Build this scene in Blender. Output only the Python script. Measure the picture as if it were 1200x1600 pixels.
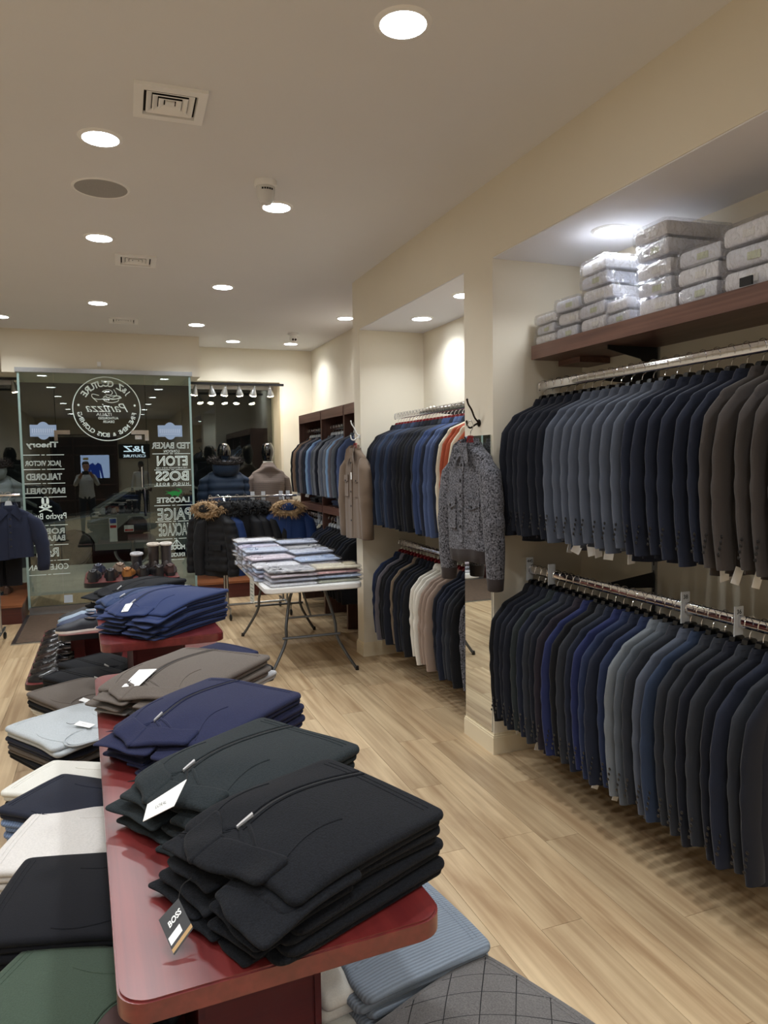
import bpy, bmesh, math, random
import numpy as np
from mathutils import Matrix, Vector

for _o in list(bpy.data.objects):
    bpy.data.objects.remove(_o, do_unlink=True)
S = bpy.context.scene
COL = S.collection

# ------------------------------------------------------------------ camera
# focal length and attitude come from the vanishing points of the room (frame 1200 x 1600)
FPX = 1125.0
CAM_H = 1.70
_y = np.array([170 - 600, 800 - 725, -FPX]); _y = _y / np.linalg.norm(_y)
_x = np.array([3600 - 600, 800 - 674, -FPX]); _x = _x - _y * (_x @ _y); _x = _x / np.linalg.norm(_x)
_z = np.cross(_x, _y)
RM = np.stack([_x, _y, _z])
cam_d = bpy.data.cameras.new('camera')
cam_d.sensor_width = 36.0
cam_d.lens = FPX / 1600.0 * 36.0
cam_d.clip_start = 0.05
cam = bpy.data.objects.new('camera', cam_d)
COL.objects.link(cam)
m4 = Matrix([list(RM[i]) + [0] for i in range(3)] + [[0, 0, 0, 1]])
cam.matrix_world = Matrix.Translation((0, 0, CAM_H)) @ m4
S.camera = cam

# ------------------------------------------------------------------ world (dusk street outside), exposure
W = bpy.data.worlds.new('dusk'); S.world = W
W.use_nodes = True
W.node_tree.nodes['Background'].inputs[0].default_value = (0.55, 0.66, 0.85, 1)
W.node_tree.nodes['Background'].inputs[1].default_value = 0.04
S.view_settings.view_transform = 'Standard'
S.view_settings.look = 'None'
S.view_settings.gamma = 1.0
S.view_settings.use_curve_mapping = False
S.view_settings.exposure = 0.34
LAMP = 23.0          # radiance of the downlight diffusers
BEAM = 7.4           # watts of each downlight's downward beam
SPOT = 60.0          # radiance of the window bulbs
for _n, _p, _e in (('street_lamp', (-2.2, 12.6, 5.2), 240), ('street_lamp', (3.2, 12.4, 5.2), 170)):
    _l = bpy.data.lights.new(_n, 'POINT'); _l.energy = _e; _l.shadow_soft_size = .15; _l.color = (1.0, .97, .88)
    _o = bpy.data.objects.new(_n, _l); _o.location = _p; COL.objects.link(_o)
try:
    S.cycles.transparent_max_bounces = 32
    S.cycles.max_bounces = 10
    S.cycles.diffuse_bounces = 5
    S.cycles.sample_clamp_indirect = 6.0
except Exception:
    pass

# ------------------------------------------------------------------ helpers
PI = math.pi
rng = np.random.default_rng(7)
random.seed(7)

def ray(x, y): return RM @ np.array([x - 600.0, 800.0 - y, -FPX])
def atz(x, y, z):
    d = ray(x, y); t = (z - CAM_H) / d[2]; return np.array([0, 0, CAM_H]) + t * d
def atx(x, y, X):
    d = ray(x, y); return np.array([0, 0, CAM_H]) + X / d[0] * d
def aty(x, y, Y):
    d = ray(x, y); return np.array([0, 0, CAM_H]) + Y / d[1] * d

def lin(c):
    c = c / 255.0
    return c / 12.92 if c <= 0.04045 else ((c + 0.055) / 1.055) ** 2.4
def rgb(r, g, b): return (lin(r), lin(g), lin(b), 1.0)

class MB:
    """collects geometry and links it as ONE mesh"""
    def __init__(s): s.V = []; s.F = []; s.n = 0
    def add(s, V, F):
        V = np.asarray(V, float).reshape(-1, 3)
        s.V.append(V); n = s.n
        s.F.extend([tuple(i + n for i in f) for f in F]); s.n += len(V); return s
    def box(s, x0, x1, y0, y1, z0, z1, M=None):
        V = np.array([(x0,y0,z0),(x1,y0,z0),(x1,y1,z0),(x0,y1,z0),(x0,y0,z1),(x1,y0,z1),(x1,y1,z1),(x0,y1,z1)], float)
        if M is not None: V = V @ np.array(M.to_3x3()).T + np.array(M.translation)
        return s.add(V, [(0,3,2,1),(4,5,6,7),(0,1,5,4),(1,2,6,5),(2,3,7,6),(3,0,4,7)])
    def grid(s, P, wu=False, wv=False, cap0=False, cap1=False, flip=False):
        P = np.asarray(P, float); nu, nv = P.shape[:2]; F = []
        for i in range(nu if wu else nu - 1):
            a = i * nv; b = ((i + 1) % nu) * nv
            for j in range(nv if wv else nv - 1):
                k = (j + 1) % nv
                F.append((a + j, b + j, b + k, a + k) if not flip else (a + j, a + k, b + k, b + j))
        if cap0: F.append(tuple(range(nv)) if not flip else tuple(range(nv))[::-1])
        if cap1:
            t = tuple((nu - 1) * nv + j for j in range(nv)); F.append(t[::-1] if not flip else t)
        return s.add(P.reshape(-1, 3), F)
    def tube(s, pts, r, n=8, ry=None):
        pts = np.asarray(pts, float); m = len(pts)
        r = np.broadcast_to(np.asarray(r, float), (m,))
        T = np.gradient(pts, axis=0); T /= (np.linalg.norm(T, axis=1)[:, None] + 1e-12)
        up = np.array([0, 0, 1.0]) if abs(T[0][2]) < 0.9 else np.array([1.0, 0, 0])
        rings = []
        N = up - T[0] * (up @ T[0]); N /= np.linalg.norm(N)
        a = np.linspace(0, 2 * PI, n, endpoint=False)
        for i in range(m):
            N = N - T[i] * (N @ T[i]); N /= (np.linalg.norm(N) + 1e-12)
            B = np.cross(T[i], N)
            rings.append(pts[i] + r[i] * (np.cos(a)[:, None] * N + np.sin(a)[:, None] * B * (1 if ry is None else ry)))
        return s.grid(np.array(rings), wv=True, cap0=True, cap1=True, flip=True)
    def lathe(s, prof, n=20, c=(0, 0, 0), M=None):
        a = np.linspace(0, 2 * PI, n, endpoint=False)
        P = np.array([[(r * math.cos(t), r * math.sin(t), z) for t in a] for r, z in prof], float)
        if M is not None: P = P @ np.array(M.to_3x3()).T + np.array(M.translation)
        P = P + np.array(c)
        return s.grid(P, wv=True, cap0=prof[0][0] > 1e-6, cap1=prof[-1][0] > 1e-6, flip=True)
    def prism(s, out, z0, z1, f=None):
        """outline (u, v) swept from z0 to z1; f maps (u, v, w) to xyz"""
        n = len(out); f = f or (lambda u, v, w: (u, v, w))
        V = [f(u, v, z0) for u, v in out] + [f(u, v, z1) for u, v in out]
        F = [tuple(range(n))[::-1], tuple(range(n, 2 * n))]
        F += [(i, (i + 1) % n, n + (i + 1) % n, n + i) for i in range(n)]
        return s.add(V, F)
    def mesh(s, name, m=None, smooth=True, angle=40):
        me = bpy.data.meshes.new(name)
        V = np.concatenate(s.V) if s.V else np.zeros((0, 3))
        me.from_pydata(V.tolist(), [], s.F)
        if m is not None: me.materials.append(m)
        if smooth:
            me.polygons.foreach_set('use_smooth', [True] * len(me.polygons))
            try: me.set_sharp_from_angle(angle=math.radians(angle))
            except Exception: pass
        bm = bmesh.new(); bm.from_mesh(me); bmesh.ops.recalc_face_normals(bm, faces=bm.faces); bm.to_mesh(me); bm.free()
        me.update(); return me
    def build(s, name, m, parent=None, smooth=True, angle=40, loc=None, kind=None, label=None):
        return link(name, s.mesh(name, m, smooth, angle), parent, loc=loc, kind=kind, label=label)

def link(name, me, parent=None, m=None, loc=None, rot=None, kind=None, label=None):
    o = bpy.data.objects.new(name, me); COL.objects.link(o)
    if parent is not None: o.parent = parent
    if loc is not None: o.location = loc
    if rot is not None: o.rotation_euler = rot
    if m is not None:
        o.material_slots[0].link = 'OBJECT'; o.material_slots[0].material = m
    if kind: o['kind'] = kind
    if label: o['label'] = label
    return o

def thing(name, label, cat, loc=(0, 0, 0), rot=(0, 0, 0), group=None):
    o = bpy.data.objects.new(name, None); COL.objects.link(o)
    o.empty_display_size = 0.05
    o.location = loc; o.rotation_euler = rot
    return tag(o, label, cat, group)
def tag(o, label, cat, group=None):
    o['label'] = label; o['category'] = cat
    if group: o['group'] = group
    return o
def struct(o): o['kind'] = 'structure'; return o

def rrect(w, h, r, n=5, cx=0, cy=0):
    out = []
    for (sx, sy, a0) in ((1, 1, 0), (-1, 1, 90), (-1, -1, 180), (1, -1, 270)):
        for k in range(n + 1):
            a = math.radians(a0 + 90 * k / n)
            out.append((cx + sx * (w / 2 - r) + r * math.cos(a), cy + sy * (h / 2 - r) + r * math.sin(a)))
    return out
def smooth01(x): x = np.clip(x, 0, 1); return x * x * (3 - 2 * x)
def field(seed, k=5, f0=1.0, f1=4.0):
    r = np.random.default_rng(seed)
    ax = r.uniform(-1, 1, (k, 2)); ax = ax / np.linalg.norm(ax, axis=1)[:, None] * r.uniform(f0, f1, (k, 1)); ph = r.uniform(0, 6.28, k); am = r.uniform(.4, 1, k)
    am = am / am.sum()
    return lambda u, v: sum(am[i] * np.sin(2 * PI * (ax[i, 0] * u + ax[i, 1] * v) + ph[i]) for i in range(k))

# ------------------------------------------------------------------ materials
MATS = {}
def nodes(m): return m.node_tree.nodes, m.node_tree.links
def base_mat(name):
    m = bpy.data.materials.new(name); m.use_nodes = True
    return m, m.node_tree.nodes['Principled BSDF']
def plain(name, c, rough=.5, metal=0., spec=.5, coat=0., var=0.0, vscale=6.0, bump=0.0, bscale=60.0, stretch=(1, 1, 1), rand=0.0):
    if name in MATS: return MATS[name]
    m, b = base_mat(name); N, L = nodes(m)
    b.inputs['Base Color'].default_value = rgb(*c); b.inputs['Roughness'].default_value = rough
    b.inputs['Metallic'].default_value = metal; b.inputs['Specular IOR Level'].default_value = spec
    b.inputs['Coat Weight'].default_value = coat; b.inputs['Coat Roughness'].default_value = .12
    if var or bump or rand:
        tc = N.new('ShaderNodeTexCoord'); mp = N.new('ShaderNodeMapping'); mp.inputs['Scale'].default_value = stretch
        oi = N.new('ShaderNodeObjectInfo'); ad = N.new('ShaderNodeVectorMath'); ad.operation = 'ADD'
        ml = N.new('ShaderNodeMath'); ml.operation = 'MULTIPLY'; ml.inputs[1].default_value = 37.0
        L.new(oi.outputs['Random'], ml.inputs[0]); L.new(tc.outputs['Object'], ad.inputs[0]); L.new(ml.outputs[0], ad.inputs[1]); L.new(ad.outputs[0], mp.inputs[0])
        if var or rand:
            nz = N.new('ShaderNodeTexNoise'); nz.inputs['Scale'].default_value = vscale; nz.inputs['Detail'].default_value = 5
            L.new(mp.outputs[0], nz.inputs[0])
            hs = N.new('ShaderNodeHueSaturation'); hs.inputs['Color'].default_value = rgb(*c)
            mr = N.new('ShaderNodeMapRange'); mr.inputs[1].default_value = .25; mr.inputs[2].default_value = .75
            mr.inputs[3].default_value = 1 - var; mr.inputs[4].default_value = 1 + var
            L.new(nz.outputs['Fac'], mr.inputs[0])
            if rand:
                m2 = N.new('ShaderNodeMapRange'); m2.inputs[3].default_value = 1 - rand; m2.inputs[4].default_value = 1 + rand
                L.new(oi.outputs['Random'], m2.inputs[0])
                mm = N.new('ShaderNodeMath'); mm.operation = 'MULTIPLY'; L.new(mr.outputs[0], mm.inputs[0]); L.new(m2.outputs[0], mm.inputs[1])
                L.new(mm.outputs[0], hs.inputs['Value'])
            else: L.new(mr.outputs[0], hs.inputs['Value'])
            L.new(hs.outputs[0], b.inputs['Base Color'])
        if bump:
            n2 = N.new('ShaderNodeTexNoise'); n2.inputs['Scale'].default_value = bscale; n2.inputs['Detail'].default_value = 3
            L.new(mp.outputs[0], n2.inputs[0]); bp = N.new('ShaderNodeBump'); bp.inputs['Strength'].default_value = bump; bp.inputs['Distance'].default_value = .004
            L.new(n2.outputs['Fac'], bp.inputs['Height']); L.new(bp.outputs[0], b.inputs['Normal'])
    MATS[name] = m; return m
def emit(name, c, s):
    m = bpy.data.materials.new(name); m.use_nodes = True; N, L = nodes(m)
    N.remove(N['Principled BSDF']); e = N.new('ShaderNodeEmission'); e.inputs[0].default_value = c; e.inputs[1].default_value = s
    L.new(e.outputs[0], N['Material Output'].inputs[0]); return m
FAB = {}
def fabric(c, rough=.92, nap=.5, speck=.10, scale=260.0, kind='plain', sheen=.18):
    """woven or knitted cloth: fine colour flecks, fine relief, a little sheen"""
    key = (c, rough, nap, speck, scale, kind)
    if key in FAB: return FAB[key]
    m, b = base_mat('cloth'); N, L = nodes(m)
    b.inputs['Roughness'].default_value = rough; b.inputs['Specular IOR Level'].default_value = .22
    b.inputs['Sheen Weight'].default_value = sheen; b.inputs['Sheen Roughness'].default_value = .45
    tc = N.new('ShaderNodeTexCoord')
    nz = N.new('ShaderNodeTexNoise'); nz.inputs['Scale'].default_value = scale; nz.inputs['Detail'].default_value = 2
    L.new(tc.outputs['Object'], nz.inputs[0])
    hs = N.new('ShaderNodeHueSaturation'); hs.inputs['Color'].default_value = rgb(*c)
    mr = N.new('ShaderNodeMapRange'); mr.inputs[1].default_value = .3; mr.inputs[2].default_value = .7
    mr.inputs[3].default_value = 1 - speck; mr.inputs[4].default_value = 1 + speck
    src = nz.outputs['Fac']
    hgt = nz.outputs['Fac']
    if kind in ('rib', 'check', 'tweed', 'denim'):
        wv = N.new('ShaderNodeTexWave'); wv.wave_type = 'BANDS'
        wv.bands_direction = {'rib': 'Y', 'check': 'Z', 'tweed': 'Z', 'denim': 'DIAGONAL'}[kind]
        wv.inputs['Scale'].default_value = {'rib': 42, 'check': 26, 'tweed': 60, 'denim': 70}[kind]
        wv.inputs['Distortion'].default_value = {'rib': .6, 'check': .3, 'tweed': 9, 'denim': 2}[kind]
        wv.inputs['Detail'].default_value = 1
        L.new(tc.outputs['Object'], wv.inputs[0])
        ad = N.new('ShaderNodeMath'); ad.operation = 'ADD'; ad.inputs[1].default_value = 0
        mu = N.new('ShaderNodeMath'); mu.operation = 'MULTIPLY'; mu.inputs[1].default_value = .5
        L.new(nz.outputs['Fac'], ad.inputs[0]); L.new(wv.outputs['Fac'], ad.inputs[1]); L.new(ad.outputs[0], mu.inputs[0])
        src = mu.outputs[0]
        if kind == 'rib': hgt = wv.outputs['Fac']
        elif kind == 'tweed': hgt = mu.outputs[0]
    L.new(src, mr.inputs[0]); L.new(mr.outputs[0], hs.inputs['Value']); L.new(hs.outputs[0], b.inputs['Base Color'])
    bp = N.new('ShaderNodeBump'); bp.inputs['Strength'].default_value = nap * .35; bp.inputs['Distance'].default_value = .003
    L.new(hgt, bp.inputs['Height']); L.new(bp.outputs[0], b.inputs['Normal'])
    FAB[key] = m; return m
def wood(name, c1, c2, scale=3.0, axis='X', rough=.35, coat=.0, fine=40.0, rand=.0):
    """straight grain running along the given object axis"""
    if name in MATS: return MATS[name]
    m, b = base_mat(name); N, L = nodes(m)
    b.inputs['Roughness'].default_value = rough; b.inputs['Coat Weight'].default_value = coat; b.inputs['Coat Roughness'].default_value = .28
    tc = N.new('ShaderNodeTexCoord'); oi = N.new('ShaderNodeObjectInfo'); ml = N.new('ShaderNodeMath'); ml.operation = 'MULTIPLY'; ml.inputs[1].default_value = 53.0
    ad = N.new('ShaderNodeVectorMath'); ad.operation = 'ADD'
    L.new(oi.outputs['Random'], ml.inputs[0]); L.new(tc.outputs['Object'], ad.inputs[0]); L.new(ml.outputs[0], ad.inputs[1])
    mp = N.new('ShaderNodeMapping'); s = [fine, fine, fine]; s['XYZ'.index(axis)] = scale * .35; mp.inputs['Scale'].default_value = s
    L.new(ad.outputs[0], mp.inputs[0])
    nz = N.new('ShaderNodeTexNoise'); nz.inputs['Scale'].default_value = 1.0; nz.inputs['Detail'].default_value = 6; nz.inputs['Distortion'].default_value = .3
    L.new(mp.outputs[0], nz.inputs[0])
    mp2 = N.new('ShaderNodeMapping'); s = [scale * 3, scale * 3, scale * 3]; s['XYZ'.index(axis)] = scale * .5; mp2.inputs['Scale'].default_value = s
    L.new(ad.outputs[0], mp2.inputs[0])
    n2 = N.new('ShaderNodeTexNoise'); n2.inputs['Scale'].default_value = 1.0; n2.inputs['Detail'].default_value = 4; n2.inputs['Distortion'].default_value = 1.2
    L.new(mp2.outputs[0], n2.inputs[0])
    mx = N.new('ShaderNodeMath'); mx.operation = 'ADD'; L.new(nz.outputs['Fac'], mx.inputs[0]); L.new(n2.outputs['Fac'], mx.inputs[1])
    cr = N.new('ShaderNodeValToRGB'); cr.color_ramp.elements[0].position = .36; cr.color_ramp.elements[1].position = .64
    cr.color_ramp.elements[0].color = rgb(*c1); cr.color_ramp.elements[1].color = rgb(*c2)
    hf = N.new('ShaderNodeMath'); hf.operation = 'MULTIPLY'; hf.inputs[1].default_value = .5; L.new(mx.outputs[0], hf.inputs[0]); L.new(hf.outputs[0], cr.inputs[0])
    hs = N.new('ShaderNodeHueSaturation'); L.new(cr.outputs[0], hs.inputs['Color'])
    mr = N.new('ShaderNodeMapRange'); mr.inputs[3].default_value = 1 - rand; mr.inputs[4].default_value = 1 + rand
    L.new(oi.outputs['Random'], mr.inputs[0]); L.new(mr.outputs[0], hs.inputs['Value'])
    L.new(hs.outputs[0], b.inputs['Base Color'])
    MATS[name] = m; return m
def pane_mat(name, tint, refl=1.0):
    """clear architectural glass: sees through, mirrors by Fresnel on both faces"""
    m = bpy.data.materials.new(name); m.use_nodes = True; N, L = nodes(m); N.remove(N['Principled BSDF'])
    t = N.new('ShaderNodeBsdfTransparent'); t.inputs[0].default_value = tint
    g = N.new('ShaderNodeBsdfGlossy'); g.inputs['Roughness'].default_value = 0.0; g.inputs[0].default_value = (.95, 1, 1, 1)
    f = N.new('ShaderNodeFresnel'); f.inputs[0].default_value = 1.52
    k = N.new('ShaderNodeMath'); k.operation = 'MULTIPLY'; k.use_clamp = True; k.inputs[1].default_value = refl
    x = N.new('ShaderNodeMixShader'); L.new(f.outputs[0], k.inputs[0]); L.new(k.outputs[0], x.inputs[0])
    L.new(t.outputs[0], x.inputs[1]); L.new(g.outputs[0], x.inputs[2]); L.new(x.outputs[0], N['Material Output'].inputs[0]); return m
def film_mat(name):
    """thin crinkled polybag film"""
    m = bpy.data.materials.new(name); m.use_nodes = True; N, L = nodes(m); N.remove(N['Principled BSDF'])
    t = N.new('ShaderNodeBsdfTransparent'); t.inputs[0].default_value = (.97, .97, .98, 1)
    g = N.new('ShaderNodeBsdfGlossy'); g.inputs['Roughness'].default_value = .12
    lw = N.new('ShaderNodeLayerWeight'); lw.inputs[0].default_value = .22
    mr = N.new('ShaderNodeMapRange'); mr.inputs[3].default_value = .08; mr.inputs[4].default_value = .62
    tc = N.new('ShaderNodeTexCoord'); nz = N.new('ShaderNodeTexNoise'); nz.inputs['Scale'].default_value = 26; nz.inputs['Detail'].default_value = 4; nz.inputs['Distortion'].default_value = 1.4
    bp = N.new('ShaderNodeBump'); bp.inputs['Strength'].default_value = 1.0; bp.inputs['Distance'].default_value = .05
    L.new(tc.outputs['Object'], nz.inputs[0]); L.new(nz.outputs['Fac'], bp.inputs['Height']); L.new(bp.outputs[0], g.inputs['Normal']); L.new(bp.outputs[0], lw.inputs['Normal'])
    x = N.new('ShaderNodeMixShader'); L.new(lw.outputs['Facing'], mr.inputs[0]); L.new(mr.outputs[0], x.inputs[0])
    L.new(t.outputs[0], x.inputs[1]); L.new(g.outputs[0], x.inputs[2]); L.new(x.outputs[0], N['Material Output'].inputs[0]); return m

M_WALL = plain('wall_paint', (226, 218, 200), .75, var=.02, vscale=2)
M_CEIL = plain('ceiling_paint', (222, 222, 222), .9, var=.015, vscale=1.5)
M_WHITE = plain('alcove_white', (226, 226, 230), .7)
M_TRIM = plain('trim_paint', (232, 219, 190), .45)
M_PLASTIC = plain('white_plastic', (240, 240, 238), .4)
M_DARKPL = plain('dark_plastic', (18, 18, 20), .35)
M_CHROME = plain('chrome', (225, 225, 228), .09, 1.0)
M_STEEL = plain('brushed_steel', (178, 180, 182), .3, 1.0, var=.05, vscale=40)
M_GREYM = plain('grey_metal', (98, 100, 102), .4, .7)
M_TAG = plain('paper_tag', (238, 238, 236), .6)
M_PRINT = plain('black_print', (25, 25, 27), .6)
M_HANGB = plain('hanger_black', (12, 12, 14), .22)
M_HANGR = plain('hanger_red', (112, 20, 26), .3)
M_HANGW = plain('hanger_clear', (205, 210, 214), .2)
M_MAHOG = wood('mahogany', (90, 26, 28), (118, 42, 40), 3.0, 'Y', .34, .8, 60)
M_MAHOGX = wood('mahogany_dark', (62, 17, 20), (84, 28, 28), 3.0, 'X', .3, .2, 60)
M_WALNUT = wood('walnut', (84, 56, 48), (122, 88, 76), 2.5, 'Y', .4, .1, 60)
M_WALNUTZ = wood('walnut_dark', (58, 36, 30), (92, 62, 52), 2.5, 'Z', .4, .1, 60)
M_OAK = wood('oak_plank', (158, 130, 98), (206, 182, 146), 2.2, 'Y', .42, .0, 34, .11)
M_PLAT = wood('platform_wood', (120, 70, 44), (166, 104, 66), 2.0, 'X', .35, .1, 40)
M_GAP = plain('floor_gap', (70, 54, 38), .9)
M_GLASS = pane_mat('shop_glass', (.90, .95, .93, 1), 1.5)
M_GLEDGE = plain('glass_edge', (150, 176, 172), .25)
M_VINYL = plain('window_vinyl', (232, 248, 244), .5)
M_MIRROR = plain('mirror', (236, 240, 238), .01, 1.0)
M_FILM = film_mat('polybag_film')
M_DISC = emit('downlight_glow', (.95, .98, 1.0, 1), LAMP)
M_DISCW = emit('alcove_glow', (.90, .95, 1.0, 1), LAMP)
M_BULB = emit('bulb_glow', (1.0, .82, .60, 1), SPOT)
# ------------------------------------------------------------------ room shell
CZ, AZ, XW, XB = 3.216, 2.80, 2.01, 2.60      # ceilings, alcove face, alcove back
def wallbox(name, *b, m=M_WALL):
    return struct(MB().box(*b).build(name, m, smooth=False))
fl = struct(MB().box(-2.3, 2.8, -8.1, 10.3, -.12, -.012).build('floor', M_GAP, smooth=False))
# oak planks: rows run along the room, joints taken from the photograph where it shows them
PW = .1765
starts = {0: 2.11, 1: 2.72, 2: 2.126, 3: 2.728, 4: 2.636, 5: 1.99, 6: 2.39}
plank_me = {}
for r in range(-14, 10):
    x0 = 1.214 + (r - 1) * PW + .0008
    j = starts.get(r, 1.4 + (r * .47) % 1.2); y = j - 1.2 * math.ceil((j - .6) / 1.2)
    while y < 8.6:
        a, b = max(y, .2), min(y + 1.2, 8.62)
        if b - a > .04:
            x1 = min(x0 + PW - .0016, 2.60)
            key = (round(b - a, 3), round(x1 - x0, 4))
            if key not in plank_me:
                plank_me[key] = MB().box(0, x1 - x0, .0008, b - a - .0008, -.012, 0).mesh('plank', M_OAK, False)
            o = link('plank', plank_me[key], fl, loc=(x0, a, 0))
        y += 1.2
MB().box(-2.3, -1.4325, .2, 8.62, -.011, -.0002).box(-2.3, 2.6, -8.0, .19, -.011, -.0002).box(-2.3, 2.6, 8.63, 10.3, -.011, -.001).build('planks', M_OAK, fl, False, kind='stuff')
ce = wallbox('ceiling', -2.4, 2.85, -8.1, 10.4, CZ, CZ + .1, m=M_CEIL)
# right side: header, alcove backs, the two piers, the far wall
wr = struct(MB().box(XW, 2.85, -8.1, 5.975, AZ, CZ).box(XW, XB, 3.556, 3.897, 0, AZ).box(XW, XB, 5.815, 5.975, 0, AZ)
            .box(XB, 2.85, -8.1, 5.975, 0, AZ).box(2.68, 2.85, 5.975, 10.4, 0, CZ).box(XW, XB, -8.1, -1.2, 0, AZ).build('wall_right', M_WALL, smooth=False))
MB().box(XW + .004, XB, -1.2, 3.556, AZ - .006, AZ).box(XW + .004, XB, 3.897, 5.815, AZ - .006, AZ).build('alcove_ceiling', M_WHITE, wr, False)
wallbox('wall_left', -2.4, -2.2, -8.1, 10.4, 0, CZ)
wallbox('wall_behind', -2.4, 2.85, -8.2, -8.0, 0, CZ)
# front wall with the window openings, and the boxed-out header above the glass entrance
YF = 9.80
wf = struct(MB().box(2.256, 2.85, YF, YF + .2, 0, CZ).box(-2.4, 2.256, YF, YF + .2, 2.776, CZ).box(-2.4, -2.2, YF, YF + .2, 0, CZ)
            .build('wall_front', M_WALL, smooth=False))
struct(MB().box(-1.07, 1.075, 9.03, YF + .3, 2.735, CZ).build('trim_1', M_WALL, smooth=False))
# window bay return and bay ceiling
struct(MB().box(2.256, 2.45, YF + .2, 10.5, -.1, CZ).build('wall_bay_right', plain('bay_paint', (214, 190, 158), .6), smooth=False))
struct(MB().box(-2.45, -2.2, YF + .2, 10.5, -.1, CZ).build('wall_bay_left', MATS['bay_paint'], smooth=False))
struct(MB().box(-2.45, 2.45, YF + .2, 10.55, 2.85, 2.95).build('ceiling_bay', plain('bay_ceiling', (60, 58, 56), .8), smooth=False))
# baseboards with a stepped cap
def baseboard(name, x0, x1, y0, y1, faces):
    mb = MB()
    t = .012
    for k, (h0, h1, o) in enumerate(((0, .098, t), (.098, .110, t * .75), (.110, .122, t * .35))):
        a = [x0, x1, y0, y1]
        if '-x' in faces: a[0] = x0 - o
        if '-y' in faces: a[2] = y0 - o
        if '+y' in faces: a[3] = y1 + o
        mb.box(a[0], a[1], a[2], a[3], h0, h1)
    struct(mb.build(name, M_TRIM, smooth=False))
baseboard('baseboard_pier_near', XW, XB - .001, 3.556, 3.897, ('-x', '-y', '+y'))
baseboard('baseboard_pier_far', XW, XB - .001, 5.815, 5.975, ('-x', '-y', '+y'))
struct(MB().box(XB - .012, XB, -1.19, 3.54, 0, .11).build('baseboard_alcove_near', M_TRIM, smooth=False))
struct(MB().box(XB - .012, XB, 3.912, 5.80, 0, .11).build('baseboard_alcove_far', M_TRIM, smooth=False))

# ------------------------------------------------------------------ ceiling fittings
ring_me = MB().lathe([(.082, -.001), (.082, -.008), (.098, -.004), (.103, 0), (.082, 0)], 32).mesh('trim_ring', M_PLASTIC)
disc_me = MB().lathe([(0, -.006), (.081, -.006), (.082, -.001)], 32).mesh('diffuser', M_DISC)
disc_cool = MB().lathe([(0, -.006), (.081, -.006), (.082, -.001)], 32).mesh('diffuser', M_DISCW)
def downlight(x, y, z, label, s=1.0):
    t = thing('downlight', label, 'light', (x, y, z), group='recessed round ceiling lights')
    for n, me in (('trim_ring', ring_me), ('diffuser', disc_me if s == 1 else disc_cool)):
        link(n, me, t).scale = (s, s, 1)
    ld = bpy.data.lights.new('beam', 'AREA'); ld.shape = 'DISK'; ld.size = .16 * s; ld.energy = BEAM * (.62 if s < 1 else 1); ld.spread = math.radians(134); ld.color = (.94, .975, 1.0) if s == 1 else (.90, .95, 1.0)
    lo = bpy.data.objects.new('beam', ld); COL.objects.link(lo); lo.parent = t; lo.location = (0, 0, -.0075)
LIGHTS = [(1.018, 2.419, 'largest round downlight, at the top of the photo nearest the camera'),
          (.024, 3.704, 'round downlight between the large square vent and the grilled ceiling speaker'),
          (.0, 5.296, 'round downlight beyond the ceiling speaker, beside the middle vent'),
          (-.036, 7.403, 'round downlight in the left row just short of the farthest vent'),
          (.995, 4.347, 'round downlight directly behind the white motion sensor'),
          (.982, 6.43, 'round downlight second beyond the motion sensor in the middle row'),
          (.962, 8.246, 'farthest round downlight of the middle row, before the storefront header'),
          (1.518, 9.24, 'small far downlight left of the dome camera near the front wall'),
          (2.256, 9.241, 'small far downlight just under the dome camera'),
          (2.42, 7.44, 'downlight half cut off by the far wall pier'),
          (-.98, 8.343, 'downlight cut by the left edge of the photo')]
for x, y, l in LIGHTS: downlight(x, y, CZ, l)
for x, y in ((-1.0, 6.4), (-1.0, 4.4), (-1.0, 2.4), (0, 1.7), (1, .5), (-1, .4), (0, -.3), (1, -1.5), (-1, -1.6), (0, -2.3), (1, -3.5), (-1, -3.6), (0, -4.3), (1, -5.5), (-1, -5.6), (0, -6.3)):
    downlight(x, y, CZ, 'round downlight seen only mirrored in the storefront glass')
downlight(2.314, 2.944, AZ - .006, 'downlight in the near alcove ceiling above the bagged shirts', .9)
downlight(2.314, .9, AZ - .006, 'downlight in the near alcove outside the frame, behind the camera side', .9)
downlight(2.317, 5.206, AZ - .006, 'left downlight in the far alcove ceiling', .9)
downlight(2.27, 4.39, AZ - .006, 'right downlight in the far alcove ceiling, cut by the near pier', .9)
# square cone vents
def vent(x, y, s, label):
    t = thing('ceiling_vent', label, 'vent', (x, y, CZ), (0, 0, -.02), group='square ceiling air vents')
    fr = MB()
    def sq(mb, a0, z0, a1, z1):
        P = np.array([[(sx * a, sy * a, z) for sx, sy in ((-1, -1), (1, -1), (1, 1), (-1, 1))] for a, z in ((a0, z0), (a1, z1))], float)
        mb.grid(P, wv=True)
    for a, b, c, d in ((1, 0, 1, -.016), (1, -.016, .74, -.016), (.74, -.016, .72, -.001)): sq(fr, a * s, b, c * s, d)
    fr.build('frame', M_PLASTIC, t, False)
    MB().box(-.73 * s, .73 * s, -.73 * s, .73 * s, -.002, -.001).build('duct', plain('duct_dark', (30, 30, 32), .9), t, False)
    for a in (.66, .49, .32):
        cn = MB(); sq(cn, a * s, -.012, (a - .15) * s, -.003); sq(cn, a * s, -.012, (a - .03) * s, -.014); sq(cn, (a - .03) * s, -.014, (a - .15) * s, -.005)
        cn.build('cone', M_PLASTIC, t, False)
    MB().box(-.13 * s, .13 * s, -.13 * s, .13 * s, -.012, -.004).build('centre_plate', M_PLASTIC, t, False)
vent(.300, 3.255, .145, 'large square white vent nearest the camera on the ceiling')
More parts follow.
